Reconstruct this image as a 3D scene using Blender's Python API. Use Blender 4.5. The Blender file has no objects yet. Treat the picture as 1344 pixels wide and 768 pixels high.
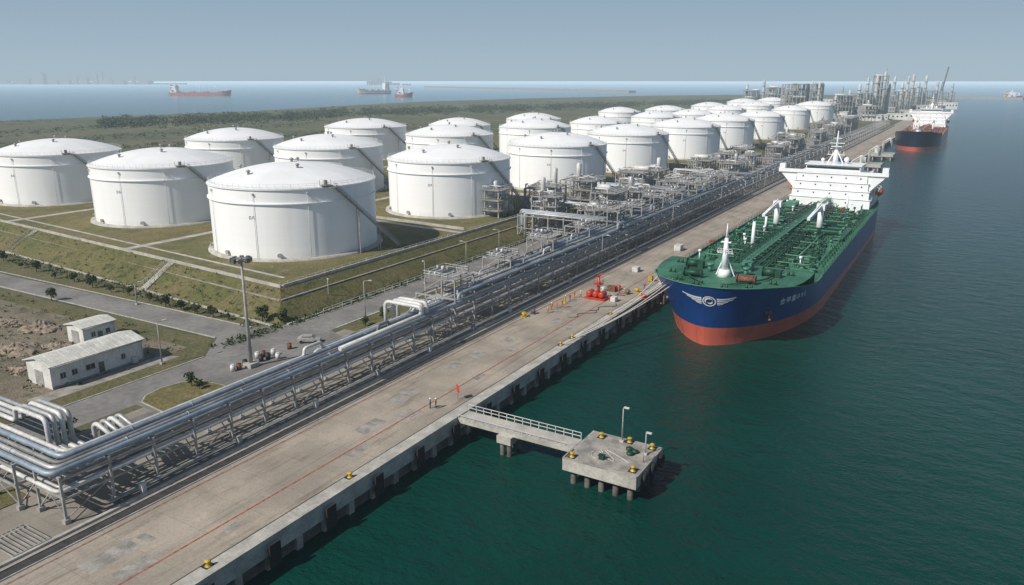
import bpy, math, random
from math import sin, cos, pi, radians, atan, sqrt, exp
from mathutils import Vector
random.seed(11)
SC=bpy.context.scene; C=SC.collection
FPX=1000.; HOR=106.; PT=atan((384-HOR)/FPX); HC=50.; YAW=radians(30.8)
FW=(-sin(YAW),cos(YAW)); RT=(cos(YAW),sin(YAW)); SP,CP=sin(PT),cos(PT)
def G(px,py,z=0.):
    x=(px-672)/FPX; y=(384-py)/FPX
    h=CP+y*SP; v=-SP+y*CP; t=(z-HC)/v
    return Vector((t*h*FW[0]+t*x*RT[0], t*h*FW[1]+t*x*RT[1], z))
def AT(px,t,z=0.):
    v=(z-HC)/t; y=(v+SP)/CP; h=CP+y*SP; x=(px-672)/FPX
    return Vector((t*h*FW[0]+t*x*RT[0], t*h*FW[1]+t*x*RT[1], z))
ORD=['first','second','third','fourth','fifth','sixth','seventh','eighth','ninth','tenth','eleventh','twelfth','thirteenth','fourteenth','fifteenth','sixteenth','seventeenth','eighteenth','nineteenth','twentieth','twenty-first','twenty-second','twenty-third','twenty-fourth','twenty-fifth','twenty-sixth','twenty-seventh','twenty-eighth','twenty-ninth','thirtieth','thirty-first','thirty-second','thirty-third','thirty-fourth']
# ---------------------------------------------------------------- mesh builder
class MB:
    def __init__(s): s.v=[]; s.f=[]; s.s=[]; s.m=[]; s.mi=0
    def face(s,idx,sm=False): s.f.append(tuple(idx)); s.s.append(sm); s.m.append(s.mi)
    def box(s,x0,x1,y0,y1,z0,z1):
        b=len(s.v); s.v+=[(x0,y0,z0),(x1,y0,z0),(x1,y1,z0),(x0,y1,z0),(x0,y0,z1),(x1,y0,z1),(x1,y1,z1),(x0,y1,z1)]
        for q in ((0,3,2,1),(4,5,6,7),(0,1,5,4),(1,2,6,5),(2,3,7,6),(3,0,4,7)): s.face([b+i for i in q])
        return s
    def obox(s,c,sz,rz=0,rx=0):
        b=len(s.v); ca,sa=cos(rz),sin(rz)
        for dz in (-.5,.5):
            for dx,dy in ((-.5,-.5),(.5,-.5),(.5,.5),(-.5,.5)):
                x,y,z=dx*sz[0],dy*sz[1],dz*sz[2]
                y,z=y*cos(rx)-z*sin(rx),y*sin(rx)+z*cos(rx)
                s.v.append((c[0]+x*ca-y*sa,c[1]+x*sa+y*ca,c[2]+z))
        for q in ((0,3,2,1),(4,5,6,7),(0,1,5,4),(1,2,6,5),(2,3,7,6),(3,0,4,7)): s.face([b+i for i in q])
        return s
    def bar(s,p,q,w,h=None):
        h=h or w; p=Vector(p); q=Vector(q); d=(q-p).normalized()
        up=Vector((0,0,1)) if abs(d.z)<.95 else Vector((1,0,0))
        a=d.cross(up).normalized()*w*.5; c=a.cross(d).normalized()*h*.5; b=len(s.v)
        for o in (p,q):
            for k in (-a-c,a-c,a+c,-a+c): s.v.append(tuple(o+k))
        for f in ((0,1,2,3),(7,6,5,4),(0,4,5,1),(1,5,6,2),(2,6,7,3),(3,7,4,0)): s.face([b+i for i in f])
        return s
    def tube(s,pts,r,n=8,cap=True):
        pts=[Vector(p) for p in pts]; N=len(pts); rs=r if isinstance(r,(list,tuple)) else [r]*N
        nrm=None; b=len(s.v)
        for i,p in enumerate(pts):
            t=(pts[min(i+1,N-1)]-pts[max(i-1,0)]).normalized()
            if nrm is None:
                up=Vector((0,0,1)) if abs(t.z)<.9 else Vector((1,0,0)); nrm=t.cross(up).normalized()
            else: nrm=(nrm-t*nrm.dot(t)).normalized()
            bn=t.cross(nrm)
            for k in range(n):
                a=2*pi*k/n; s.v.append(tuple(p+(nrm*cos(a)+bn*sin(a))*rs[i]))
        for i in range(N-1):
            for k in range(n):
                k2=(k+1)%n; s.face((b+i*n+k,b+i*n+k2,b+(i+1)*n+k2,b+(i+1)*n+k),n>5)
        if cap:
            s.face([b+k for k in range(n)][::-1]); s.face([b+(N-1)*n+k for k in range(n)])
        return s
    def lathe(s,prof,c=(0,0,0),n=24,sm=True,close=True):
        b=len(s.v)
        for r,z in prof:
            for k in range(n):
                a=2*pi*k/n; s.v.append((c[0]+r*cos(a),c[1]+r*sin(a),c[2]+z))
        for i in range(len(prof)-1):
            for k in range(n):
                k2=(k+1)%n; s.face((b+i*n+k,b+i*n+k2,b+(i+1)*n+k2,b+(i+1)*n+k),sm)
        if close:
            s.face([b+k for k in range(n)][::-1]); e=b+(len(prof)-1)*n; s.face([e+k for k in range(n)])
        return s
    def cyl(s,c,r,h,n=12,r2=None): return s.lathe([(r,0),(r if r2 is None else r2,h)],c,n)
    def sheet(s,poly,z=None):
        b=len(s.v)
        for p in poly: s.v.append((p[0],p[1],p[2] if z is None else z))
        s.face(range(b,len(s.v))); return s
    def prism(s,poly,z0,z1):
        b=len(s.v); n=len(poly)
        for z in (z0,z1):
            for p in poly: s.v.append((p[0],p[1],z))
        s.face([b+i for i in range(n)][::-1]); s.face([b+n+i for i in range(n)])
        for i in range(n):
            j=(i+1)%n; s.face((b+i,b+j,b+n+j,b+n+i))
        return s
    def ball(s,c,r,n=8,m=6,sq=1.):
        prof=[(max(r*sin(pi*i/m),.001),-r*cos(pi*i/m)*sq) for i in range(m+1)]
        return s.lathe(prof,c,n)
    def rail(s,pts,h=1.1,step=2.,w=.06,n=2):
        for a,b in zip(pts[:-1],pts[1:]):
            a=Vector(a); b=Vector(b); L=(b-a).length; k=max(1,int(round(L/step)))
            for i in range(k+1):
                p=a.lerp(b,i/k); s.bar(p,p+Vector((0,0,h)),w)
            for j in range(n):
                o=Vector((0,0,h*(1-j/n*1.0)))
                s.bar(a+o,b+o,w)
        return s
    def build(s,name,mat,parent=None,**k):
        off=Vector((0,0,0)); q=parent
        while q is not None: off+=q.location; q=q.parent
        me=bpy.data.meshes.new(name)
        if off.length>1e-6: vs=[(a-off.x,b-off.y,c-off.z) for a,b,c in s.v]
        else: vs=s.v
        me.from_pydata(vs,[],s.f)
        for m_ in (mat if isinstance(mat,(list,tuple)) else [mat]): me.materials.append(m_)
        me.polygons.foreach_set('use_smooth',s.s); me.polygons.foreach_set('material_index',s.m); me.update()
        o=bpy.data.objects.new(name,me); C.objects.link(o); o.parent=parent
        if k: tag(o,**k)
        return o
def tag(o,label=None,cat=None,group=None,kind=None):
    if label: o['label']=label
    if cat: o['category']=cat
    if group: o['group']=group
    if kind: o['kind']=kind
    return o
def thing(name,label,cat,loc=(0,0,0),group=None):
    o=bpy.data.objects.new(name,None); C.objects.link(o); o.location=loc; o.empty_display_size=.5
    return tag(o,label,cat,group)
def copy_tree(o,loc=None,rz=None,label=None,parent=None,scale=None):
    c=o.copy(); C.objects.link(c); c.parent=parent
    if loc is not None: c.location=loc
    if rz is not None: c.rotation_euler=(0,0,rz)
    if label: c['label']=label
    if scale is not None: c.scale=scale if not isinstance(scale,(int,float)) else (scale,)*3
    for ch in [x for x in KIDS(o)]: copy_tree(ch,parent=c)
    return c
def KIDS(o): return list(o.children)
def elbow(pts,rad=1.,k=4):
    pts=[Vector(p) for p in pts]; out=[pts[0]]
    for i in range(1,len(pts)-1):
        p=pts[i]; a=(pts[i-1]-p); b=(pts[i+1]-p); r=min(rad,a.length*.49,b.length*.49)
        a=p+a.normalized()*r; b=p+b.normalized()*r
        for j in range(k+1):
            t=j/k; out.append(a*(1-t)**2+p*2*t*(1-t)+b*t*t)
    out.append(pts[-1]); return out
# ---------------------------------------------------------------- materials (distance haze as airlight by world position)
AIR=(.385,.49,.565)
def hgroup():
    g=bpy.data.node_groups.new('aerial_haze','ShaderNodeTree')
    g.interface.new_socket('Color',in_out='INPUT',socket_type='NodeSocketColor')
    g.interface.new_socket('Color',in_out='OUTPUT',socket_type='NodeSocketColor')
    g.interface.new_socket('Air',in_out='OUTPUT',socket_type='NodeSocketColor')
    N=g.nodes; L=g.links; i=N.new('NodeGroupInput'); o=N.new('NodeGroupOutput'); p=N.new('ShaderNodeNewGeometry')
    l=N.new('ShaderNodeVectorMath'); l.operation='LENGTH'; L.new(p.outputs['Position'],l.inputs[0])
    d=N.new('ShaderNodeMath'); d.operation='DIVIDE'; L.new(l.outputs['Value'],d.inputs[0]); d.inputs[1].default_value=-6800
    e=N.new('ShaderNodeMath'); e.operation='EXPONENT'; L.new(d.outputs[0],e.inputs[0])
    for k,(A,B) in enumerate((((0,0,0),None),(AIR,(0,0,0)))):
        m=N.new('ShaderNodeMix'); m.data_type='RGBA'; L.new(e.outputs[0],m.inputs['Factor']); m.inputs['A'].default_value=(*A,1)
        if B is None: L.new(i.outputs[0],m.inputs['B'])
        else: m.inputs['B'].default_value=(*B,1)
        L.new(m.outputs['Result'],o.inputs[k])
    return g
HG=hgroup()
def mixn(N,L,f,a,b,bt='MIX'):
    m=N.new('ShaderNodeMix'); m.data_type='RGBA'; m.blend_type=bt
    for s,v in (('Factor',f),('A',a),('B',b)):
        if isinstance(v,bpy.types.NodeSocket): L.new(v,m.inputs[s])
        elif isinstance(v,(int,float)): m.inputs[s].default_value=v
        else: m.inputs[s].default_value=(*v[:3],1)
    return m.outputs['Result']
def noise(N,L,vec,scale,detail=5,rough=.55,stretch=None):
    if stretch:
        mp=N.new('ShaderNodeMapping'); mp.inputs['Scale'].default_value=stretch; L.new(vec,mp.inputs['Vector']); vec=mp.outputs[0]
    n=N.new('ShaderNodeTexNoise'); n.inputs['Scale'].default_value=scale; n.inputs['Detail'].default_value=detail; n.inputs['Roughness'].default_value=rough
    L.new(vec,n.inputs['Vector']); return n.outputs['Fac']
def ramp(N,L,f,a,b):
    r=N.new('ShaderNodeMapRange'); r.interpolation_type='SMOOTHSTEP'; L.new(f,r.inputs['Value']); r.inputs['From Min'].default_value=a; r.inputs['From Max'].default_value=b; return r.outputs[0]
def base(name,rough=.7,metal=0.):
    m=bpy.data.materials.new(name); m.use_nodes=True; N=m.node_tree.nodes; L=m.node_tree.links
    try: m.cycles.emission_sampling='NONE'
    except Exception: pass
    b=N['Principled BSDF']; b.inputs['Roughness'].default_value=rough; b.inputs['Metallic'].default_value=metal
    g=N.new('ShaderNodeNewGeometry'); return m,N,L,b,g.outputs['Position']
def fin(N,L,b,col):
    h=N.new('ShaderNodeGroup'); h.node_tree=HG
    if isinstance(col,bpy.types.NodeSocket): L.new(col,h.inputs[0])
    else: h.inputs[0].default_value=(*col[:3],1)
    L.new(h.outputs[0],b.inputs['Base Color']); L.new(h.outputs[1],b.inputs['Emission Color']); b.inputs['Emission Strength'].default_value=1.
def bump(N,L,b,h,strength=.4,dist=.1):
    n=N.new('ShaderNodeBump'); n.inputs['Strength'].default_value=strength; n.inputs['Distance'].default_value=dist
    L.new(h,n.inputs['Height']); L.new(n.outputs[0],b.inputs['Normal'])
def M(name,c,rough=.7,metal=0.,var=.18,scale=.8,c2=None,lo=.3,hi=.7,bmp=0,bs=3.,fine=True):
    m,N,L,b,P=base(name,rough,metal)
    a=tuple(x*(1-var) for x in c); d=c2 or tuple(min(x*(1+var),1) for x in c)
    col=mixn(N,L,ramp(N,L,noise(N,L,P,scale),lo,hi),a,d)
    if fine: col=mixn(N,L,ramp(N,L,noise(N,L,P,scale*7,3),.35,.7),col,mixn(N,L,1.,col,(.8,.8,.8),'MULTIPLY'))
    fin(N,L,b,col)
    if bmp: bump(N,L,b,noise(N,L,P,bs,6,.6),bmp,.15)
    return m
def grassmat(name,a,b_,c_,s=.05,dk=(.55,.6,.5)):
    m,N,L,b,P=base(name,.95)
    col=mixn(N,L,ramp(N,L,noise(N,L,P,s,6,.65),.36,.62),a,b_)
    col=mixn(N,L,ramp(N,L,noise(N,L,P,s*4.3,6,.7),.5,.68),col,c_)
    n2=noise(N,L,P,1.4,6,.75)
    col=mixn(N,L,ramp(N,L,n2,.38,.66),col,mixn(N,L,1.,col,dk,'MULTIPLY'))
    n3=noise(N,L,P,.22,4,.6); col=mixn(N,L,ramp(N,L,n3,.5,.7),col,mixn(N,L,1.,col,(.72,.8,.7),'MULTIPLY'))
    fin(N,L,b,col); bump(N,L,b,n2,.7,.5); return m
m_field=grassmat('field grass',(.085,.10,.045),(.15,.135,.075),(.055,.078,.034),.011,(.75,.8,.75))
m_grass=grassmat('dry grass',(.21,.17,.068),(.135,.13,.045),(.26,.205,.11))
m_slope=grassmat('slope grass',(.135,.13,.042),(.185,.15,.066),(.075,.088,.028),.07)
m_dirt=grassmat('bare earth',(.25,.21,.155),(.18,.15,.105),(.095,.10,.045),.06,(.75,.74,.72))
m_verge=grassmat('verge grass',(.11,.115,.04),(.17,.145,.065),(.20,.165,.11),.11)
def paving(name,c,sx,sy,joint=.03,mort=.68,var=.14):
    m,N,L,b,P=base(name,.85)
    br=N.new('ShaderNodeTexBrick'); br.offset=0; br.inputs['Scale'].default_value=1; br.inputs['Brick Width'].default_value=sx; br.inputs['Row Height'].default_value=sy
    br.inputs['Mortar Size'].default_value=joint; br.inputs['Mortar Smooth'].default_value=.3
    br.inputs['Color1'].default_value=(*[x*(1-var*.5) for x in c],1); br.inputs['Color2'].default_value=(*[min(1,x*(1+var*.5)) for x in c],1); br.inputs['Mortar'].default_value=(*[x*mort for x in c],1)
    L.new(P,br.inputs['Vector'])
    col=br.outputs['Color']
    n1=noise(N,L,P,.09,6,.6); col=mixn(N,L,ramp(N,L,n1,.3,.72),mixn(N,L,1.,col,(.76,.745,.73),'MULTIPLY'),mixn(N,L,1.,col,(1.14,1.12,1.08),'MULTIPLY'))
    n2=noise(N,L,P,.5,7,.7,(1,.14,1)); col=mixn(N,L,ramp(N,L,n2,.5,.72),col,mixn(N,L,1.,col,(.66,.63,.59),'MULTIPLY'))
    n5=noise(N,L,P,1.1,4,.6,(1,.02,1)); col=mixn(N,L,ramp(N,L,n5,.56,.7),col,mixn(N,L,1.,col,(.74,.73,.72),'MULTIPLY'))
    n4=noise(N,L,P,.25,6,.75); col=mixn(N,L,ramp(N,L,n4,.58,.66),col,mixn(N,L,1.,col,(1.18,1.17,1.15),'MULTIPLY'))
    n3=noise(N,L,P,3.,5,.7); col=mixn(N,L,ramp(N,L,n3,.4,.7),col,mixn(N,L,1.,col,(.82,.82,.82),'MULTIPLY'))
    fin(N,L,b,col); bump(N,L,b,n3,.25,.05); return m
m_apron=paving('apron concrete',(.37,.325,.27),7.,6.)
m_yard=paving('yard concrete',(.29,.265,.225),5.,5.)
m_asph=M('worn asphalt',(.21,.20,.185),.9,var=.2,scale=.12,bmp=.15)
m_conc=M('pale concrete',(.43,.41,.365),.85,var=.2,scale=.35,bmp=.2)
m_conc2=M('stained concrete',(.31,.29,.255),.9,var=.3,scale=.5,bmp=.2)
m_dark=M('shade-dark concrete',(.11,.105,.09),.8,var=.4,scale=.6)  # shadow under the quay deck is put into this dark colour
m_kerb=M('kerb stone',(.44,.42,.375),.85,var=.2,scale=1.)
m_red=M('red paint line',(.40,.06,.04),.7,var=.35,scale=2.2,c2=(.42,.16,.11))
m_redw=M('worn red paint line',(.28,.10,.08),.8,var=.3,scale=1.2,c2=(.28,.21,.17))
m_rail=M('track strip',(.05,.046,.043),.7,var=.3,scale=1.)
m_steel=M('galvanised steel',(.36,.355,.34),.6,.1,var=.2,scale=.7)
m_steeld=M('dark steel',(.13,.13,.13),.6,.2,var=.3,scale=.7)
m_pipe=M('aluminium pipe cladding',(.46,.465,.465),.5,.4,var=.2,scale=.18)
m_pipeb=M('blue grey pipe',(.28,.34,.40),.5,.2,var=.2,scale=.18)
m_pipew=M('pale pipe',(.62,.615,.59),.5,.05,var=.14,scale=.4)
m_piped=M('weathered grey pipe',(.24,.235,.225),.6,.2,var=.25,scale=.3)
m_blk=M('black rubber',(.02,.02,.02),.8,var=.3,scale=2)
m_yel=M('yellow paint',(.50,.33,.03),.5,var=.3,scale=3)
m_redp=M('red enamel',(.50,.045,.02),.4,var=.2,scale=1.5)
m_ora=M('orange coverall',(.60,.15,.03),.8,var=.2,scale=6)
m_hiv=M('yellow green vest',(.5,.5,.05),.7,var=.1,scale=6)
m_skin=M('skin',(.4,.22,.14),.6,var=.1,scale=9)
m_boot=M('dark boots',(.03,.03,.035),.7,var=.1,scale=9)
m_navy=M('navy clothing',(.03,.045,.09),.8,var=.2,scale=9)
m_glass=M('window glass',(.03,.045,.055),.15,var=.3,scale=.6,fine=False)
m_wwall=M('white render',(.66,.66,.63),.8,var=.12,scale=.5)
m_roof=M('metal roofing',(.64,.63,.57),.6,var=.14,scale=.4)
m_white=M('white ship paint',(.84,.85,.85),.45,var=.04,scale=.3,fine=False)
m_green=M('green deck paint',(.03,.14,.078),.6,var=.35,scale=.13,c2=(.06,.21,.125))
m_greend=M('dark green paint',(.009,.06,.03),.55,var=.3,scale=.6)
m_greenl=M('light green paint',(.07,.22,.14),.55,var=.25,scale=.6)
m_leaf=M('leaf',(.04,.07,.02),.8,var=.5,scale=.9,c2=(.085,.12,.035),fine=False)
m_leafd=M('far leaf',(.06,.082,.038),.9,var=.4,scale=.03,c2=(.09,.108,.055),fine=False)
m_bark=M('bark',(.11,.08,.055),.9,var=.3,scale=3)
m_rub=M('rubble',(.26,.21,.16),.95,var=.5,scale=1.2,bmp=.8)
m_plant=M('plant steelwork',(.34,.335,.32),.6,.0,var=.25,scale=.12)
m_plantw=M('pale plant cladding',(.58,.57,.55),.6,var=.2,scale=.1)
m_brown=M('rust brown',(.18,.08,.045),.7,var=.4,scale=2)
m_rope=M('rope',(.55,.53,.46),.9,var=.2,scale=4)
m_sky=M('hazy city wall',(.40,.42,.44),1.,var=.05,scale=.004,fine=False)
def shellmat():
    m,N,L,b,P=base('tank white paint',.5)
    sep=N.new('ShaderNodeSeparateXYZ'); L.new(P,sep.inputs[0])
    n1=noise(N,L,P,.35,6,.6,(1,1,.07)); n2=noise(N,L,P,.05,5,.6)
    col=mixn(N,L,ramp(N,L,n1,.5,.85),(.87,.875,.87),(.79,.785,.77))
    col=mixn(N,L,ramp(N,L,n2,.4,.7),col,mixn(N,L,1.,col,(.96,.96,.965),'MULTIPLY'))
    a=N.new('ShaderNodeMath'); a.operation='DIVIDE'; L.new(sep.outputs['Z'],a.inputs[0]); a.inputs[1].default_value=2.28
    f=N.new('ShaderNodeMath'); f.operation='FRACT'; L.new(a.outputs[0],f.inputs[0])
    c=N.new('ShaderNodeMath'); c.operation='LESS_THAN'; L.new(f.outputs[0],c.inputs[0]); c.inputs[1].default_value=.04
    g=N.new('ShaderNodeMath'); g.operation='MULTIPLY'; L.new(c.outputs[0],g.inputs[0]); g.inputs[1].default_value=.3
    col=mixn(N,L,g.outputs[0],col,mixn(N,L,1.,col,(.85,.85,.85),'MULTIPLY'))
    low=ramp(N,L,sep.outputs['Z'],7.5,5.); n3=noise(N,L,P,.8,5,.7)
    k=N.new('ShaderNodeMath'); k.operation='MULTIPLY'; L.new(low,k.inputs[0]); L.new(n3,k.inputs[1])
    col=mixn(N,L,k.outputs[0],col,(.54,.50,.43))
    fin(N,L,b,col); return m
m_shell=shellmat()
m_troof=M('tank roof paint',(.79,.795,.79),.6,var=.03,scale=.12,c2=(.84,.845,.84),fine=False)
def hullmat(name,c,streak=(.6,.55,.5)):
    m,N,L,b,P=base(name,.35)
    n1=noise(N,L,P,.5,6,.6,(1,1,.08)); col=mixn(N,L,ramp(N,L,n1,.5,.8),c,mixn(N,L,1.,c,streak,'MULTIPLY'))
    n2=noise(N,L,P,.12,5,.6); col=mixn(N,L,ramp(N,L,n2,.35,.7),col,mixn(N,L,1.,col,(1.25,1.2,1.15),'MULTIPLY'))
    fin(N,L,b,col); return m
m_hull=hullmat('blue hull paint',(.008,.045,.19)); m_boot2=hullmat('red hull paint',(.48,.105,.07),(.6,.6,.6))
m_hull2=hullmat('navy hull paint',(.012,.018,.045)); m_hull3=hullmat('haze-pale red hull',(.38,.17,.15))  # far hull red is paled, distance haze put into its base colour
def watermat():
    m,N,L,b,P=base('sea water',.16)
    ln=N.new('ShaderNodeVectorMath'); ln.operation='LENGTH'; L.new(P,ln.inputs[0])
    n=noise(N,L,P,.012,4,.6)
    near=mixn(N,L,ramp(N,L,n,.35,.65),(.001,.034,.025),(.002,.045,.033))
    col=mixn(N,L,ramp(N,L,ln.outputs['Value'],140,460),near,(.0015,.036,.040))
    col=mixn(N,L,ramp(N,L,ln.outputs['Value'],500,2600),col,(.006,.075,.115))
    fin(N,L,b,col)
    b.inputs['IOR'].default_value=1.33; b.inputs['Specular IOR Level'].default_value=.30
    h1=noise(N,L,P,.20,5,.62,(1,1.6,1)); h2=noise(N,L,P,1.1,4,.6,(1,1.3,1))
    a=N.new('ShaderNodeMath'); a.operation='MULTIPLY_ADD'; L.new(h2,a.inputs[0]); a.inputs[1].default_value=.25; L.new(h1,a.inputs[2])
    bump(N,L,b,a.outputs[0],.8,1.1); return m
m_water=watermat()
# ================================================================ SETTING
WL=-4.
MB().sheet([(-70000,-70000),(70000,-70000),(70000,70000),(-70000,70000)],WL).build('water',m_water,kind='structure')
QX=-62.5; AX=-83.5
coast=[G(-260,172),G(0,159),G(150,153),G(330,146),G(540,134),G(700,129),G(860,125.5),G(1010,124),G(1130,125),G(1225,126)]
land=[(AX,-60),(AX,2150)]+[(p.x,p.y) for p in reversed(coast)]+[(-1500,-60)]
MB().prism(land,-6,0).build('ground',m_field,kind='structure')
b=MB(); b.box(AX,QX,-40,1900,-1.7,.05); b.build('quay_deck',m_apron,kind='structure')
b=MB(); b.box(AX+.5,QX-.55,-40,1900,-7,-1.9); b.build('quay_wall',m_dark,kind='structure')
b=MB(); b.box(QX-.9,QX+.12,-40,1900,-2.1,.2); b.build('quay_coping',m_conc,kind='structure')
b=MB(); b.box(-69.35,-69.1,-40,1000,.054,.058); b.build('painted_line',m_red,kind='structure')
b=MB(); b.box(-79.4,-79.1,-40,700,.054,.058); b.build('worn_painted_line',m_redw,kind='structure')
b=MB(); b.box(-81.9,-80.4,-40,1000,.054,.06); b.box(-64.75,-64.6,-40,900,.054,.058)
b.build('track_strip',m_rail,kind='structure')
b=MB(); b.box(-80.35,-80.2,-40,1000,.05,.17); b.box(-82.05,-81.9,-40,1000,.05,.17); b.box(-83.2,-82.7,-40,1000,.05,.32); b.build('track_kerb',m_kerb,kind='structure')
b=MB(); b.box(-64.55,-63.45,-40,1000,.054,.062); b.build('quay_edge_strip',m_conc,kind='structure')
MB().sheet([(-107.5,-60),(AX,-60),(AX,900),(-107.5,900)],.006).build('yard',m_yard,kind='structure')
b=MB(); rp=random.Random(3)
for k in range(46):
    x=rp.uniform(-78,-66.5); y=rp.uniform(20,330); w=rp.uniform(.8,3.); d=rp.uniform(1.,6.); b.sheet([(x-w/2,y-d/2),(x+w/2,y-d/2),(x+w/2,y+d/2),(x-w/2,y+d/2)],.0535+.0003*k/46)
b.build('concrete_patch',m_conc2,kind='structure')
def strip(pts,w,z):
    L_=[];R_=[]
    for i,p in enumerate(pts):
        a=Vector((pts[max(i-1,0)][0],pts[max(i-1,0)][1])); c=Vector((pts[min(i+1,len(pts)-1)][0],pts[min(i+1,len(pts)-1)][1]))
        d=(c-a).normalized(); n=Vector((-d.y,d.x))*w/2
        L_.append((p[0]+n.x,p[1]+n.y,z)); R_.append((p[0]-n.x,p[1]-n.y,z))
    return L_,R_
def road(name,pts,w,z,mat):
    l,r=strip(pts,w,z); b=MB(); n=len(l); b.v=l+r
    for i in range(n-1): b.face((i,i+1,n+i+1,n+i))
    b.build(name,mat,kind='structure')
RX=-114.
MB().box(-123,-107.5,-60,88,.0,.004)
road('road',[(RX,-60),(RX,40),(RX,88),(RX,110),(RX,900)],9.,.014,m_asph)
road('cross_road',[(-109,99),(-140,98.5),(-211,96.5),(-300,96),(-420,100)],8.,.018,m_asph)
road('side_road',[(-103.,-40),(-103,40),(-102.5,62),(-100,84),(-102,100)],5.5,.012,m_asph)
MB().sheet([(-110,66),(-99,66),(-97.5,96),(-110,98)],.010).sheet([(-118.4,86),(-118.4,95),(-126,95)],.022).sheet([(-118.4,103),(-118.4,111),(-125,102.7)],.022).sheet([(-109.6,92),(-99,96),(-99,106),(-109.6,110)],.022).build('road_corner',m_asph,kind='structure')
k=MB(); k.box(-118.75,-118.5,-60,86,0,.13); k.box(-118.75,-118.5,112,600,0,.13); k.box(-109.5,-109.25,112,600,.0,.13)
k.bar((-126.,94.45,.06),(-300,91.8,.06),.25,.14); k.bar((-125,103,.06),(-300,100.2,.06),.25,.14)
k.build('kerb',m_kerb,kind='structure')
MB().box(-109.9,-109.8,112,700,.0,.022).build('road_edge_line',m_white,kind='structure')
MB().sheet([(-123,-60),(-123,90),(-175,90.5),(-260,80),(-300,-60)],.006).build('dirt',m_dirt,kind='structure')
MB().sheet([(-122.8,-60),(-118.8,-60),(-118.8,86),(-126,93.5),(-250,91.5),(-250,86),(-126,88)],.010).build('verge',m_verge,kind='structure')
MB().sheet([(-118.8,112),(-125,103.2),(-400,100),(-400,122),(-122,107.5),(-120.5,112),(-120.5,500),(-118.8,500)],.010).build('verge',m_verge,kind='structure')
MB().sheet([(-126.4,58),(-122.9,58),(-122.9,84),(-126.4,82)],.014).sheet([(-143,76),(-134.6,78),(-134.6,84),(-143,86)],.014).build('concrete_pad',m_conc2,kind='structure')
isl=[G(187,528),G(192,520),G(212,510),G(238,503),G(262,500),G(290,506),G(311,514),G(290,524),G(265,536),G(241,547),G(212,540)]
cen=sum(isl,Vector((0,0,0)))/len(isl)
MB().prism([((p.x-cen.x)*1.03+cen.x,(p.y-cen.y)*1.03+cen.y) for p in isl],.0,.13).build('kerb',m_kerb,kind='structure')
MB().prism([(p.x,p.y) for p in isl],.0,.16).build('lawn',m_grass,kind='structure')
for q in ([(-109,112),(-99.5,112),(-99.5,150),(-109,190)],[(-109,200),(-100,200),(-100,330),(-109,330)],[(-99.5,22),(-95,22),(-95,42),(-99.5,42)],[(-99.5,-20),(-94,-20),(-94,20),(-99.5,20)],[(-109,0),(-106,0),(-106,50),(-109,50)]):
    MB().prism(q,.0,.11).build('lawn',m_slope,kind='structure')
top=[(-129,115),(-129,980),(-352,980),(-352,134)]; toe=[(-120.5,106.5),(-120.5,990),(-362,990),(-362,124.5)]
b=MB(); b.v=[(x,y,0) for x,y in toe]+[(x,y,5) for x,y in top]
for i in range(4):
    j=(i+1)%4; b.face((i,j,4+j,4+i))
b.build('embankment_slope',m_slope,kind='structure')
MB().sheet(top,5.0).build('embankment_top',m_grass,kind='structure')
pb=MB()
def fpt(x,off=0): return 115+(134-115)*(-129-x)/223+off
for (a,c,w) in (((-131,fpt(-131,1.2)),(-350,fpt(-350,1.2)),1.5),((-130.6,117),(-130.6,970),1.4),((-136,fpt(-136,7)),(-350,fpt(-350,7)),1.0),((-198,122),(-198,960),3.),((-272,128),(-272,960),3.),((-131,190),(-350,206),2.2),((-131,265),(-350,288),2.2),((-131,341),(-350,360),2.2),((-131,420),(-350,440),2.2)):
    l,r=strip([a,c],w,5.012+.004*len(pb.f)); n0=len(pb.v); pb.v+=[l[0],l[1],r[1],r[0]]; pb.face((n0,n0+1,n0+2,n0+3))
pb.build('path',m_conc,kind='structure')
d=MB(); d.bar((-119.9,108,.1),(-119.9,520,.1),.6,.3); d.bar((-122,105.8,.1),(-360,123.6,.1),.6,.3); d.build('drain_channel',m_conc,kind='structure')
d=MB(); d.bar((-126.3,112.3,3.42),(-354.,131.,3.42),.7,.22); d.bar((-126.3,112.3,3.42),(-126.3,520,3.42),.6,.22); d.build('terrace_edge',m_conc2,kind='structure')
def wall_thing(a,c,h,w,label,z=5.,grp=None):
    b=MB(); b.bar((a[0],a[1],z+h/2),(c[0],c[1],z+h/2),w,h); o=b.build('bund_wall',m_conc); tag(o,label,'low wall',grp); return o
wall_thing((-129.5,115.6),(-351,fpt(-351,.5)),.7,.35,'low pale concrete bund wall along the front edge of the tank embankment')
wall_thing((-129.4,116.2),(-129.4,979),.7,.35,'low pale concrete bund wall along the quay side of the tank embankment')
for i,(a,c) in enumerate((((-133,194),(-195,198)),((-133,268),(-195,271)),((-201,203),(-270,208)))):
    wall_thing(a,c,.8,.35,['low bund wall between the two nearest big tanks','low bund wall behind the second front-row tank','low bund wall behind the second tank from the left'][i])
b=MB(); b.rail([(-119.2,118,0),(-119.2,330,0)],1.1,3.,.09); b.build('roadside_railing',m_pipew,label='long pale railing at the foot of the dark slope beside the road',cat='railing')
b=MB(); b.rail([(-129.9,118,5.),(-129.9,330,5.)],1.1,3.,.08); b.build('embankment_railing',m_pipew,label='long pale railing on top of the embankment edge facing the quay',cat='railing')
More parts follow.
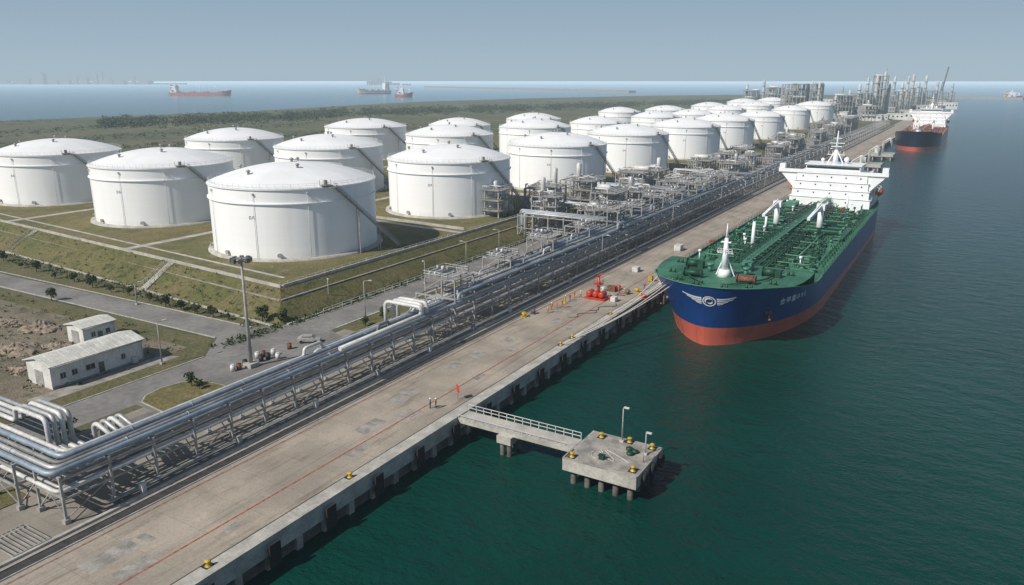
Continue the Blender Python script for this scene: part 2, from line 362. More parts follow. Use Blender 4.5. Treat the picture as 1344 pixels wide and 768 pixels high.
def slope_stair(x,label):
    b=MB(); y1=fpt(x); y0=y1-8.6
    for i in range(20):
        t=i/20; b.box(x-1.2,x+1.2,y0+8.6*t,y0+8.6*(t+.055),5*t-.3,5*t+.32)
    b.rail([(x-1.3,y0,.2),(x-1.3,y1,5.2)],1.,1.5,.08); b.rail([(x+1.3,y0,.2),(x+1.3,y1,5.2)],1.,1.5,.08)
    b.build('slope_stair',m_conc,label=label,cat='steps')
p=G(207,362,2.5); slope_stair(p.x,'concrete steps climbing the grass slope below the second tank')
p=G(18,318,2.5); slope_stair(p.x,'concrete steps climbing the grass slope at the far left')
# ================================================================ TANKS
TR,TH=22.5,18.5
def make_tank():
    r=thing('storage_tank','x','storage tank')
    b=MB(); b.lathe([(TR+1.6,0.02),(TR+1.4,.55),(TR-.2,.6)],n=72,close=False); b.build('base_ring',m_conc,r)
    b=MB(); b.lathe([(TR,.5),(TR,TH)],n=160,close=False); b.build('shell',m_shell,r)
    b=MB()
    for z,e in ((14.6,.45),(TH-.25,.35)): b.lathe([(TR+.01,z),(TR+e,z+.02),(TR+e,z+.25),(TR+.01,z+.27)],n=120,sm=False,close=False)
    b.build('wind_girder',m_white,r)
    b=MB(); prof=[]
    for i in range(15):
        rr=(TR+.1)*(1-i/14); prof.append((max(rr,.01),TH+.08+4.6*(1-(rr/(TR+.1))**2)))
    b.lathe(prof,n=160,close=False); rf=b.build('roof',m_troof,r)
    b=MB()
    for k in range(16):
        a=2*pi*k/16; pp=[(q*cos(a),q*sin(a),z+.0) for q,z in prof]
        for u,w in zip(pp[:-2],pp[1:-1]): b.bar(u,w,.06,.03)
    b.build('roof_seam',m_troof,rf)
    b=MB()
    for k in range(72):
        a=2*pi*k/72; a2=2*pi*(k+1)/72; p1=Vector(((TR-.1)*cos(a),(TR-.1)*sin(a),TH+.1)); p2=Vector(((TR-.1)*cos(a2),(TR-.1)*sin(a2),TH+.1))
        b.bar(p1,p1+Vector((0,0,1.1)),.05)
        for h in (.6,1.1): b.bar(p1+Vector((0,0,h)),p2+Vector((0,0,h)),.04)
    b.build('roof_railing',m_pipew,r)
    a=radians(-17); er=Vector((cos(a),sin(a),0)); et=Vector((-sin(a),cos(a),0)); run=19.
    b=MB(); hr=MB(); n=58
    def sp_(t,o): return er*(TR+.35+o)+et*(run*t)+Vector((0,0,TH*(1-t)+.25*t))
    for o in (0,1.1): b.bar(sp_(0,o),sp_(1,o),.12,.34)
    for i in range(n+1): t=i/n; b.bar(sp_(t,0),sp_(t,1.1),.26,.06)
    for o in (0,1.1):
        for i in range(0,21): t=i/20; hr.bar(sp_(t,o),sp_(t,o)+Vector((0,0,1.1)),.06)
        for h in (.55,1.1): hr.bar(sp_(0,o)+Vector((0,0,h)),sp_(1,o)+Vector((0,0,h)),.07)
    for t in (.33,.66):
        for o in (0,1.1): q=sp_(t,o); b.bar((q.x,q.y,0),q,.16)
    b.obox(er*(TR+.9)-et*.9+Vector((0,0,TH)),(1.4,1.8,.12),a)
    st=b.build('staircase',m_steel,r); hr.build('handrail',m_steel,st)
    b=MB(); a=radians(-22); c=Vector(((TR-.6)*cos(a),(TR-.6)*sin(a),TH+.5)); b.obox(c,(3.,3.,.2),a)
    for dx in (-1,1):
        for dy in (-1,1): b.bar(c+Vector((dx,dy,-.5)),c+Vector((dx,dy,1.3)),.1)
    b.obox(c+Vector((0,0,.7)),(.9,.9,1.1),a); b.build('gauge_platform',m_steel,r)
    for q,a in ((0,0),(9,2.2),(9,-.6),(15,-1.6),(15,3.6)):
        z=TH+.08+4.6*(1-(q/TR)**2); b=MB(); b.cyl((q*cos(a),q*sin(a),z),.35,.8,10); b.lathe([(.62,.75),(.62,.95),(.05,1.25)],(q*cos(a),q*sin(a),z),10); b.build('roof_vent',m_steel,r)
    for deg in (-110,-70,-35,-150):
        a=radians(deg); b=MB(); b.tube([((TR+.25)*cos(a),(TR+.25)*sin(a),.6),((TR+.25)*cos(a),(TR+.25)*sin(a),TH-1.2)],.06,6); b.obox(((TR+.3)*cos(a),(TR+.3)*sin(a),TH-1.2),(.5,.4,.5),a); b.build('foam_pipe',m_pipew,r)
    for deg in (-95,-55,-128):
        a=radians(deg); b=MB(); b.tube([((TR-.1)*cos(a),(TR-.1)*sin(a),1.5),((TR+.6)*cos(a),(TR+.6)*sin(a),1.5)],.5,12); b.tube([((TR+.6)*cos(a),(TR+.6)*sin(a),1.5),((TR+.72)*cos(a),(TR+.72)*sin(a),1.5)],.62,12); b.build('manhole',m_steel,r)
    a=radians(-72); b=MB()
    for j,(u,v,w,h) in enumerate(((-.7,.6,.12,.8),(-.45,.95,.4,.12),(-.45,.25,.4,.12),(-.25,.6,.12,.6),(.25,.6,.12,.8),(.5,.95,.4,.12),(.5,.6,.4,.12),(.68,.4,.12,.4))):
        rr=TR+.03; aa=a+u/rr; b.obox((rr*cos(aa),rr*sin(aa),10.6+v),(.03,w,h),aa)
    b.build('tank_mark',m_steeld,r)
    return r
tank0=make_tank()
TK=[('the row nearest the quay',[(391,219,1),(591,279,.97),(731,341,.96),(822.5,405,.94),(897,470,.93),(948,540,.92),(996,622,.83),(1036,745,.8),(1067,860,.92)]),
 ('the middle row',[(222,264,1),(435,330,1),(591,400,1),(702,465,.96),(784,522,.85),(859,606,.85),(908,650,.85),(952,760,.85),(990,880,.9)]),
 ('the farthest row inland',[(85,305,1),(313,374,1),(482,468,1.08),(604,499,.88),(700,575,.9),(812,700,.85),(873,745,.9),(930,860,.9),(975,980,.95),(1012,1050,.95)])]
first=True
for row,lst in TK:
    for i,(px,t,s) in enumerate(lst):
        P=AT(px,t,5.01); lab='white domed storage tank, %s from the near end of %s'%(ORD[i],row)
        if first: o=tank0; o.location=P; o['label']=lab; first=False
        else: o=copy_tree(tank0,P,None,lab,None,(s,s,1. if s>.9 else .95))
        o['group']='white storage tanks on the embankment'
# ================================================================ PIPE RACKS
def rack(name,label,p0,p1,width,tiers,spacing,post=.28,ped=True,brace=False,mat=None):
    p0=Vector((p0[0],p0[1],0)); p1=Vector((p1[0],p1[1],0)); d=p1-p0; Ln=d.length; d.normalize(); nx=Vector((-d.y,d.x,0))
    mat=mat or m_steel
    r=thing(name,label,'pipe rack',p0); n=int(Ln//spacing)
    b=MB(); H=tiers[-1]
    for s in (-1,1):
        c=nx*width/2*s; b.bar(c,c+Vector((0,0,H)),post)
        if ped: b.box(c.x-.35,c.x+.35,c.y-.35,c.y+.35,0.,.55)
    for z in tiers: b.bar(-nx*(width/2+.2)+Vector((0,0,z-.17)),nx*(width/2+.2)+Vector((0,0,z-.17)),.24,.32)
    if width>6: b.bar(Vector((0,0,0)),Vector((0,0,H)),post*.8)
    b.bar(-nx*width/2+Vector((0,0,.6)),nx*0+Vector((0,0,tiers[0]-.3)),.12); b.bar(nx*width/2+Vector((0,0,.6)),nx*0+Vector((0,0,tiers[0]-.3)),.12)
    me=None
    for i in range(n+1):
        if i==0:
            o=MB(); o.v=[tuple(Vector(v)+p0) for v in b.v]; o.f=b.f; o.s=b.s; o.m=b.m; me=o.build('portal_frame',mat,r)
        elif i<100:
            c=me.copy(); C.objects.link(c); c.parent=r; c.location=d*spacing*i
    b=MB()
    for z in tiers:
        for s in (-1,1):
            c=nx*width/2*s+Vector((0,0,z-.5)); b.bar(p0+c,p1+c,.14,.26)
    if brace:
        for i in range(0,n,3):
            for s in (-1,1):
                c=p0+nx*width/2*s; b.bar(c+d*spacing*i+Vector((0,0,.5)),c+d*spacing*(i+1)+Vector((0,0,tiers[0]-.3)),.1)
    b.build('side_beam',mat,r); return r
def pipe(pts,r,mat,label,n=10,rad=1.,name='pipeline',fl=0,hops=()):
    pts=[Vector(p) for p in pts]
    if hops:
        out=[]
        for a,c in zip(pts[:-1],pts[1:]):
            out.append(a)
            if abs(c.x-a.x)<.01 and abs(c.z-a.z)<.01 and c.y-a.y>40:
                for (y,h,l) in hops:
                    if a.y+3<y and y+l<c.y-3:
                        out+=[Vector((a.x,y,a.z)),Vector((a.x,y,a.z+h)),Vector((a.x,y+l,a.z+h)),Vector((a.x,y+l,a.z))]
        out.append(pts[-1]); pts=out
    b=MB(); b.tube(elbow(pts,rad),r,n)
    if fl:
        for a,c in zip(pts[:-1],pts[1:]):
            L=(c-a).length; k=min(int(L/fl),60); d=(c-a).normalized()
            for i in range(1,k):
                q=a+d*(fl*i); b.tube([q-d*.1,q+d*.1],r*1.18,n)
    return b.build(name,mat,label=label,cat='pipe',group='pipelines of the terminal')
rack('pipe_rack','long steel two-tier pipe rack along the near quay apron',(-87.9,41),(-87.9,119),5.4,[3.5,6.],6.,brace=True)
rack('pipe_rack','wide steel three-tier pipe rack along the middle of the quay',(-90.4,121),(-90.4,345),9.8,[3.2,5.4,7.6],7.,brace=True)
rack('pipe_rack','steel pipe rack running on past the tanker toward the plant',(-91,352),(-91,1000),9.4,[3.2,6.2],14.,.4,False)
rack('pipe_rack','steel pipe rack turning inland at the near left corner',(-93,42.6),(-150,42.6),5.4,[3.5,6.],6.,brace=True)
xs=[-85.7,-86.75,-87.8,-88.85,-89.9]
rr=[.36,.33,.27,.36,.28]
for i,x in enumerate(xs):
    yk=40.4+(-85.7-x); m_=[m_pipeb,m_pipe,m_piped,m_pipeb,m_pipew][i]; yend=[340,119.5,700,340,560][i]
    hp=[(),(),((100,1.2,3),),(),((84,1.3,4),)][i]
    pipe([(-150,yk,6+rr[i]),(x,yk,6+rr[i]),(x,yend,6+rr[i])],rr[i],m_,'long metal pipe on the near rack top tier, %s pipe from the water side'%ORD[i],12,1.3,fl=9 if i%2 else 0,hops=hp)
for i,x in enumerate([-85.8,-86.6,-87.5,-88.5,-89.6]):
    r_=.2 if i%2 else .27; yk=41+(-85.8-x)
    pipe([(-150,yk,3.5+r_),(x,yk,3.5+r_),(x,640,3.4+r_)],r_,[m_pipew,m_pipe,m_piped][i%3],'slimmer pipe on the near rack lower tier, %s from the water side'%ORD[i],8,1.)
for i,x in enumerate([-91.8,-92.7,-93.5,-94.3]):
    pipe([(x,121.5,5.4+.35),(x,900,5.4+.35)],[.34,.24,.3,.22][i],[m_piped,m_pipew,m_pipeb,m_pipe][i],'metal pipe on the inland side of the wide rack, %s from the middle'%ORD[i],10,hops=[((160,2.8,4),(250,2.8,5)),(),((200,2.8,4),),((180,2.6,3),)][i])
for i,x in enumerate([-86.1,-87.1,-88.1,-89.1,-90.3,-91.3,-92.4,-93.4,-94.5]):
    y0=[123,126,130,127,150,134,176,142,196][i]; r_=[.36,.28,.36,.2,.36,.22,.32,.24,.2][i]; ye=[344,300,341,292,338,344,290,330,344][i]
    pipe([(x,y0,5.8),(x,y0,7.6+r_),(x,ye,7.6+r_),(x,ye,5.8)],r_,[m_pipeb,m_pipe,m_piped,m_pipew,m_pipeb,m_pipe][i%6],'metal pipe on the top tier of the wide rack, %s from the water side'%ORD[i],10,hops=[((205,1.5,5),),((208,1.5,4),),((240,1.6,5),),((165,1.3,4),),((243,1.6,4),(300,1.5,4)),((185,1.5,4),),((220,1.6,4),),((262,1.5,4),),((270,1.3,4),)][i],fl=[0,11,0,0,9,0,12,0,0][i])
for i,(y,w,h) in enumerate(((128,7,10.2),(150,6,10.),(172,8,11.),(193,7,10.6),(214,10,12.6),(232,7,11.),(252,8,11.6),(272,8,10.8),(290,10,12.),(311,7,10.8),(330,8,10.8))):
    o=thing('valve_deck','railed steel valve deck raised above the wide rack, %s from the near end'%ORD[i],'steel platform',(-91.3,y,0)); b=MB()
    for x in (-95.6,-91.3,-88.):
        for yy in (y-w/2,y+w/2): b.bar((x,yy,0),(x,yy,h),.26)
        b.bar((x,y-w/2,h),(x,y+w/2,h),.28)
    for yy in (y-w/2,y+w/2): b.bar((-95.6,yy,h),(-88.,yy,h),.3); b.bar((-95.6,yy,h-2.6),(-91.3,yy,h),.14)
    b.build('frame',m_steel,o); b=MB(); x0=[-95.8,-94.5,-95.8,-93,-95.8,-95][i%6]; b.box(x0,-89.5,y-w/2-.3,y+w/2+.3,h+.16,h+.24); b.build('deck',m_steel,o)
    b=MB(); b.rail([(x0,y-w/2-.3,h+.24),(-89.5,y-w/2-.3,h+.24),(-89.5,y+w/2+.3,h+.24),(x0,y+w/2+.3,h+.24),(x0,y-w/2-.3,h+.24)],1.1,1.8,.08); b.build('railing',m_pipew,o)
    for k in range(3): b=MB(); xx=x0+1.+1.3*k; b.tube(elbow([(xx,y-w/2+.6,h+.2),(xx,y-w/2+.6,h+1.),(xx,y+w/2-.8,h+1.),(xx,y+w/2-.8,h+.2)],.5),.22,8); b.cyl((xx,y,h+.9),.32,.9,8); b.build('valve_line',[m_pipe,m_pipew,m_piped][k],o)
for k in range(4):
    y=46.2+.98*k
    pipe([(-150,y,6.4),(-104.2,y,6.4),(-104.2,y,8.4),(-96.8,y,8.4),(-96.8,y,4.3),(-90.4,y,4.3)],.31,m_pipe if k%2 else m_pipew,'big silver expansion loop at the near left corner, %s from the front'%ORD[k],12,1.)
for k in range(4):
    y=51.2+1.05*k
    pipe([(-89.5,y,4.9),(-94.2,y,6.4),(-95.2,y,6.),(-95.2,y,.1)],.31,m_pipe if k%2 else m_pipew,'silver pipe bending down behind the near rack, %s from the front'%ORD[k],12,1.3)
for k in range(3):
    y=109.5+1.5*k
    pipe([(-85.3,y-22,7.3),(-85.3,y,7.3),(-85.3,y,8.8),(-94.,y,8.8),(-94.,y,3.)] if k==0 else [(-86.2,y,6.9),(-86.2,y,8.8),(-93.3,y,8.8),(-93.3,y,3.)],.38,m_pipew,'pale expansion loop crossing over the rack, %s from the near side'%ORD[k],12,1.2)
rack('pipe_support','low steel supports beside the rack near the light mast',(-96.2,90),(-96.2,122),4.4,[2.4],5.,.2)
for i,x in enumerate([-94.6,-95.5,-96.4,-97.3,-98.]):
    pipe([(x,89+1.4*i,.2),(x,89+1.4*i,2.75),(x,122,2.75),(x+.1,124,5.2)],.26,[m_pipe,m_pipew][i%2],'pale pipe on the low supports behind the rack, %s from the water side'%ORD[i],10,.9,hops=[(),((98,1.2,3),),(),((104,1.2,3),),()][i])
for i in range(3):
    pipe([(-84.3-.32*i,46,.5+.0*i),(-84.3-.32*i,620,.5)],.1,m_steel,'thin service line at ground level in front of the rack, %s from the water'%ORD[i],6)
BR=['nearest','second','third','fourth','fifth','sixth']
for bi,(y,x1,t,lab,np_) in enumerate(((214,-124,[4.5,8.5],'lateral pipe rack leaving the main rack toward the nearest tanks',7),(232,-127,[4.5,9.5],'lateral pipe rack just beyond the first side rack',5),(288,-137,[4.,9.],'lateral pipe rack beside the third front-row tank',6),(372,-128,[4.,7.],'lateral pipe rack toward the fourth front-row tank',5),(452,-130,[4.,7.],'far lateral pipe rack toward the smaller tanks',5),(560,-130,[4.,7.],'farthest lateral pipe rack before the plant',4))):
    rack('side_pipe_rack',lab,(-96,y),(x1,y),6.,t,5.5,.3,brace=True)
    for k in range(np_):
        yy=y-2.6+5.2*k/(np_-1); r_=[.36,.26,.32][k%3]; pipe([(-88-.8*k,yy,t[1]+r_),(x1+3-.8*k,yy,t[1]+r_),(x1+3-.8*k,yy,.2)],r_,[m_pipe,m_pipew,m_pipeb][k%3],'pipe on the %s side rack branch, %s from the near side'%(BR[bi],ORD[k]),10)
def module(c,w,d,h,lv,label,vess=2,mat=None,seed=0,np_=14):
    mat=mat or m_steel
    rnd=random.Random(seed); x,y=c; r=thing('process_module',label,'process unit',(x,y,0))
    b=MB(); nx_=max(2,int(w/4)+1); ny_=max(2,int(d/4)+1); ps=.28+h*.007
    for i in range(nx_):
        for j in range(ny_):
            px,py=x-w/2+w*i/(nx_-1),y-d/2+d*j/(ny_-1); b.bar((px,py,0),(px,py,h*(1 if rnd.random()<.75 else .7)),ps)
    for l in range(1,lv+1):
        z=h*l/lv
        for i in range(nx_): px=x-w/2+w*i/(nx_-1); b.bar((px,y-d/2,z),(px,y+d/2,z),.3)
        for j in range(ny_): py=y-d/2+d*j/(ny_-1); b.bar((x-w/2,py,z),(x+w/2,py,z),.3)
        b.bar((x-w/2,y-d/2,z-h/lv),(x-w/2+w/(nx_-1),y-d/2,z),.16); b.bar((x+w/2,y-d/2,z-h/lv),(x+w/2,y-d/2+d/(ny_-1),z),.16)
    b.build('frame',mat,r)
    for l in range(1,lv+1):
        z=h*l/lv+.16; f=MB(); x0=x-w/2+rnd.random()*w*.5; y1=y+d/2-rnd.random()*d*.4; f.box(x0,x+w/2+.6,y-d/2-.6,y1,z,z+.1); f.rail([(x0,y-d/2-.6,z),(x+w/2+.6,y-d/2-.6,z),(x+w/2+.6,y1,z),(x0,y1,z),(x0,y-d/2-.6,z)],1.1,2.2,.09); f.build('platform',mat,r)
    for k in range(vess):
        f=MB(); l=rnd.randint(0,lv); z=h*l/lv+.3+.9; xx=x+rnd.uniform(-.3,.3)*w; yy=y+rnd.uniform(-.3,.3)*d; q=min(h/lv*.33,1.2); L=w*.28
        if rnd.random()<.6: f.tube([(xx-L,yy,z+q*.4),(xx-L+.4,yy,z+q*.4),(xx+L-.4,yy,z+q*.4),(xx+L,yy,z+q*.4)],[q*.5,q,q,q*.5],12)
        else: f.lathe([(q*.4,-.6),(q*.8,-.2),(q*.8,h*.35),(q*.4,h*.38)],(xx,yy,z),12)
        f.build('vessel',[m_pipew,m_pipe][k%2],r)
    for q in range(2):
        f=MB()
        for k in range(np_):
            xx=x+rnd.uniform(-.48,.48)*w; yy=y+rnd.uniform(-.48,.48)*d; z=rnd.choice([h*l/lv+.5 for l in range(lv+1)]); x2=x+rnd.uniform(-.48,.48)*w
            f.tube(elbow([(xx,yy,.1),(xx,yy,z+1),(x2,yy,z+1),(x2,y+rnd.uniform(-.5,.5)*d,z+1)],.6),rnd.choice((.14,.2,.28)),6)
        f.build(['pipework','small_pipework'][q],[m_pipe,m_pipew][q],r)
    return r
module((-140.5,222),11,9,14,4,'steel process module with railed decks between the two front tanks',3,seed=1)
module((-128,240),10,8,14,4,'steel process module standing beside the side rack',3,seed=2)
module((-119,223),9,6,13,4,'valve module at the foot of the side rack',3,seed=3)
module((-106,244),9,12,13,4,'valve module between road and wide rack',3,seed=4)
module((-125,262),13,12,14,4,'steel module below the third front-row tank',4,seed=5)
module((-105,266),8,14,11,3,'low module on the yard behind the wide rack',2,seed=6)
module((-103,304),9,20,11,3,'long low module behind the rack opposite the ship midship',3,seed=7)
module((-121,304),12,12,13,4,'railed module just beyond the third side rack',4,seed=8)
module((-124,332),12,14,11,3,'small module near the fourth front-row tank',3,seed=9)
module((-103,222),6,6,10,3,'small cube module tucked in the corner of the first side rack',2,seed=10)
module((-135,246),8,8,12,3,'small railed module behind the two front tanks gap',2,seed=12)
module((-112,278),9,8,12,3,'railed module just in front of the third side rack',2,seed=13)
for i,(x,y,w,d,h) in enumerate([(-103,345,9,16,9),(-103,395,9,24,10),(-121,400,12,20,10),(-104,430,8,18,11),(-121,440,12,14,10),(-122,480,12,20,10),(-104,500,9,30,11),(-106,560,9,36,12),(-122,600,10,34,11),(-104,640,9,40,12),(-106,720,10,50,13),(-122,760,10,50,13),(-110,830,14,50,15)]):
    module((x,y),w,d,h,2,'grey pipe module behind the far rack, %s going away from the tanker'%ORD[i],3,seed=20+i)
# ================================================================ FAR PLANT
PL=[(1040,900,26,26,46,6,'tall open steel process block behind the last front-row tanks'),(1014,1100,22,20,40,4,'steel block just left of the tall process block'),(984,1250,22,22,34,3,'hazy steel block left of the others behind the tanks'),(1086,960,24,24,22,3,'low dense steel block just beyond the last tank'),(1106,1050,24,26,30,4,'low steel process block right of the last tank'),(1128,1120,26,26,32,4,'broad low process block in front of the columns'),(1151,1150,20,20,56,6,'slender tall process block with columns on it'),(1178,1300,30,22,32,4,'wide process block right of the tall slender one'),(1138,990,20,24,18,3,'squat pipe block between the last tank and the columns'),(1196,1500,28,28,36,4,'pale process block toward the point'),(1218,1550,26,24,30,3,'low process block near the lattice mast'),(1066,1300,26,26,44,4,'hazy block farther back between tall block and last tank'),(1240,1750,34,30,24,3,'hazy block at the tip of the point')]
for i,(px,t,w,d,h,lv,lab) in enumerate(PL):
    P=AT(px,t,0); module((P.x,P.y),w,d,h,lv,lab,5,m_plant,60+i,10)
def column(px,t,r,h,lab):
    P=AT(px,t,0); o=thing('distillation_column',lab,'process column',P)
    b=MB(); b.lathe([(r,0),(r,h*.92),(r*.7,h*.97),(r*.15,h)],P,14); b.build('shell',m_plantw,o)
    b=MB()
    for k in range(1,5): b.lathe([(r+.1,h*k/5),(r+1.3,h*k/5),(r+1.3,h*k/5+.3),(r+.1,h*k/5+.3)],P,14,False,False)
    b.build('platform',m_plant,o)
for i,(px,t,r,h) in enumerate([(1146,1120,2.4,58),(1156,1140,2.,64),(1163,1150,1.8,46),(1112,1080,1.8,38),(1124,1120,2.2,46),(1180,1260,2.4,48),(1187,1260,1.8,58),(1202,1480,2.6,48),(1030,905,1.6,44),(1227,1560,2.4,50),(1094,1000,1.6,32),(1072,1200,2.,48),(1135,1300,2.2,56),(1211,1500,2.4,60),(1053,1050,1.8,40),(1194,1400,2.4,62),(1170,1400,2.2,58),(1247,1700,2.4,46),(978,1250,2.,46),(1000,1300,2.2,52),(1008,1200,1.8,44)]):
    column(px,t,r,h,'slim pale process column in the far plant, %s of the columns'%ORD[i])
P=AT(1233,1500,0); o=thing('lattice_mast','tall dark lattice mast with a sloping boom at the far end of the plant','mast',P); b=MB()
for s in ((-1,-1),(1,-1),(1,1),(-1,1)): b.bar(P+Vector((s[0]*4,s[1]*4,0)),P+Vector((s[0]*.8,s[1]*.8,48)),1.2)
b.build('leg_frame',m_steeld,o); b=MB(); b.bar(P+Vector((0,0,30)),P+Vector((6,4,76)),2.4); b.build('boom',m_steeld,o)
for i in range(26):
    px=1066+i*7.2+random.uniform(-4,4); t=random.uniform(930,1700); P=AT(px,t,0); w=random.uniform(14,30); d=random.uniform(10,22); h=random.uniform(5,14)
    o=thing('plant_building','pale flat plant building in the far works, %s from the left'%ORD[i],'building',P,'low buildings of the far plant'); b=MB(); b.box(P.x-w/2,P.x+w/2,P.y-d/2,P.y+d/2,0,h); b.build('wall',m_plantw if i%2 else m_plant,o); b=MB(); b.box(P.x-w/2-.4,P.x+w/2+.4,P.y-d/2-.4,P.y+d/2+.4,h,h+.6); b.build('roof',m_roof,o)
    w0=None
    for k in range(4):
        if w0 is None: b=MB(); b.box(P.x-w/2+w*(k+.3)/4,P.x-w/2+w*(k+.7)/4,P.y-d/2-.08,P.y-d/2,h*.45,h*.7); w0=b.build('window',m_glass,o)
        else: c=w0.copy(); C.objects.link(c); c.parent=o; c.location=(w*k/4,0,0)
# ================================================================ SHIPS
def ship(name,label,cat,loc,L=182.,B=16.,top=9.3,fc=4.6,hm=None,bm=None,dm=None,detail=2,rz=0.,group=None,red=3.0,trim=0.):
    r=thing(name,label,cat,(0,0,0),group); hm=hm or m_hull; bm=bm or m_boot2; dm=dm or m_green
    PD,PLt=(m_greend,m_greenl) if dm==m_green else (m_brown,m_hull3)
    ZM=top+fc
    def ztop(s):
        if s<36: u=1-max(s,0)/36; return top+fc*u*u*(3-2*u)
        return top
    def s0(z): return -4.5*(max(z,0)/ZM)**1.6
    def hb(s,z):
        zz=min(max(z/ZM,0),1); Lz=45-22*zz; u=min(max((s-s0(z))/Lz,0),1); f=(1-(1-u)**2)**(.64-.17*zz)
        v=min(max((s-(L-34))/34,0),1); a=.2+.62*(1-zz)**1.5; return B*f*(1-a*v*v)
    def redz(s): return max(.5,red+trim*(.45-min(s,90.)/L))
    us=[(i/46)**1.9 for i in range(47)]
    def row(kind,j,sg):
        out=[]
        for u in us:
            rd=redz(L*u)
            if kind==0: z=[-3,0,rd*.5,rd][j]
            else: z=rd+(ztop(L*u)-rd)*j/6
            s=s0(z)+(L-s0(z))*u; out.append((sg*hb(s,z),s,z))
        return out
    for kind,nm,mt,nr in ((0,'hull_bottom',bm,4),(1,'hull_side',hm,7)):
        b=MB()
        for sg in (1,-1):
            n0=len(b.v)
            for j in range(nr): b.v+=row(kind,j,sg)
            n=len(us)
            for j in range(nr-1):
                for i in range(n-1):
                    q=(n0+j*n+i,n0+j*n+i+1,n0+(j+1)*n+i+1,n0+(j+1)*n+i); b.face(q if sg>0 else q[::-1],True)
        n=len(us)
        for j in range(nr-1): b.face((j*n+n-1,nr*n+j*n+n-1,nr*n+(j+1)*n+n-1,(j+1)*n+n-1))
        b.build(nm,mt,r)
    b=MB()
    for sg in (1,-1):
        pr=None
        for u in us:
            s=L*u; z=ztop(s); s=s0(z)+(L-s0(z))*u; p=(sg*hb(s,z),s,z+.06)
            if pr and (Vector(p)-Vector(pr)).length>.05: b.bar(pr,p,.3,.16)
            pr=p
    b.build('bulwark_cap',PLt if dm==m_green else dm,r)
    b=MB(); zf=ZM-1.5
    ss=[-3.2,-2.5,-1.,1,3,6,10,15,20,26]
    pts=[(hb(s,zf)-.12,s,zf-.0) for s in ss]; n0=len(b.v)
    b.v+=[(-x,y,z) for x,y,z in pts]+pts; n=len(pts)
    for i in range(n-1): b.face((n0+i,n0+n+i,n0+n+i+1,n0+i+1))
    x=hb(26,zf)-.12; b.v+=[(-x,26,zf),(x,26,zf),(x,26.4,top-.5),(-x,26.4,top-.5)]; m=len(b.v); b.face((m-4,m-3,m-2,m-1))
    ss2=[26,30,36,45]+[45+(L-45)*k/24 for k in range(1,25)]; pts=[(hb(s,top-.3)-.1,s,top-.3) for s in ss2]; n0=len(b.v); n=len(pts)
    b.v+=[(-x,y,z) for x,y,z in pts]+pts
    for i in range(n-1): b.face((n0+i,n0+n+i,n0+n+i+1,n0+i+1))
    dk=b.build('deck',dm,r)
    D=top-.3; hs=L-32
    b=MB(); tiers=[(14.,hs,L-9,3.2),(13.4,hs+.4,L-11,2.9),(12.8,hs+.8,L-13.5,2.9),(12.2,hs+1.2,L-16,2.9)]; z=D; sl=MB(); wins=[]
    for ti,(w,a,c,h) in enumerate(tiers):
        ex=.3 if ti<3 else .2
        b.box(-w,w,a,c,z,z+h-.1); sl.box(-w-ex,w+ex,a-ex,c+1.6,z+h-.1,z+h)
        if detail>1: sl.rail([(w+.25,a+2,z+h),(w+.25,c+1.5,z+h)],1.0,2.2,.07,3)
        wins.append((w,a,z+h*.55)); z+=h
    zb=z; b.box(-9.4,9.4,hs+1.9,L-19,z,z+3.0)
    h_=b.build('accommodation_block',m_white,r); sl.build('deck_slab',m_white,h_)
    b=MB(); b.box(-19.,19.,hs+.9,hs+4.4,zb-.1,zb+.05); b.box(-19.,19.,hs+.9,hs+1.0,zb+.05,zb+1.2)
    for sg in (-1,1):
        b.box(min(sg*19.,sg*18.9),max(sg*19.,sg*18.9),hs+1.0,hs+4.4,zb+.05,zb+1.2); b.box(min(sg*18.8,sg*16.8),max(sg*18.8,sg*16.8),hs+1.2,hs+3.9,zb+1.2,zb+2.9)
        pr=[(sg*13.,zb-6.),(sg*18.4,zb-.1),(sg*12.2,zb-.1)]
        n=len(b.v)
        for yy in (hs+1.5,hs+2.0): b.v+=[(x,yy,z_) for x,z_ in pr]
        b.face((n,n+1,n+2)); b.face((n+3,n+5,n+4)); b.face((n,n+3,n+4,n+1)); b.face((n+1,n+4,n+5,n+2)); b.face((n,n+2,n+5,n+3))
    b.box(-9.9,9.9,hs+1.4,L-18.5,zb+3.0,zb+3.3); b.rail([(-9.7,hs+1.5,zb+3.3),(9.7,hs+1.5,zb+3.3)],1.,2.2,.07); b.build('bridge_wing',m_white,r)
    b=MB(); b.box(-9.1,9.1,hs+1.84,hs+1.9,zb+1.7,zb+2.5)
    b.build('bridge_window',m_glass,r)
    if detail>0:
        for nm,bx in (('window',(-.22,.22,-.05,.0,-.26,.26)),('side_window',(0,.06,-.3,.3,-.35,.35))):
            w0=None
            for ti,(w,a,zz) in enumerate(wins):
                rng=[-w+2.2+(2*w-4.4)*i/4 for i in range(5)] if nm=='window' else range(5)
                if nm=='window' and ti==0: rng=rng[::3]
                for i in rng:
                    lc=(i,a-.02,zz) if nm=='window' else (w,a+4+2.6*i,zz)
                    if w0 is None: w0=MB().box(*bx).build(nm,m_glass,r); w0.location=lc
                    else: c=w0.copy(); C.objects.link(c); c.location=lc; c.parent=r
    b=MB(); zc=zb+3.3; b.tube([(0,hs+6,zc),(0,hs+6,zc+5)],[1.1,.7],8); b.tube([(0,hs+6,zc+5),(0,hs+6,zc+12)],[.45,.15],8)
    for (zz,ww) in ((3.2,3.),(5.4,2.2),(7.4,2.6),(9.2,1.4)): b.box(-ww,ww,hs+5.8,hs+6.2,zc+zz,zc+zz+.2)
    for xx in (-2.6,-1.3,1.3,2.6): b.bar((xx,hs+6,zc+3.3),(xx,hs+6,zc+4.8),.12)
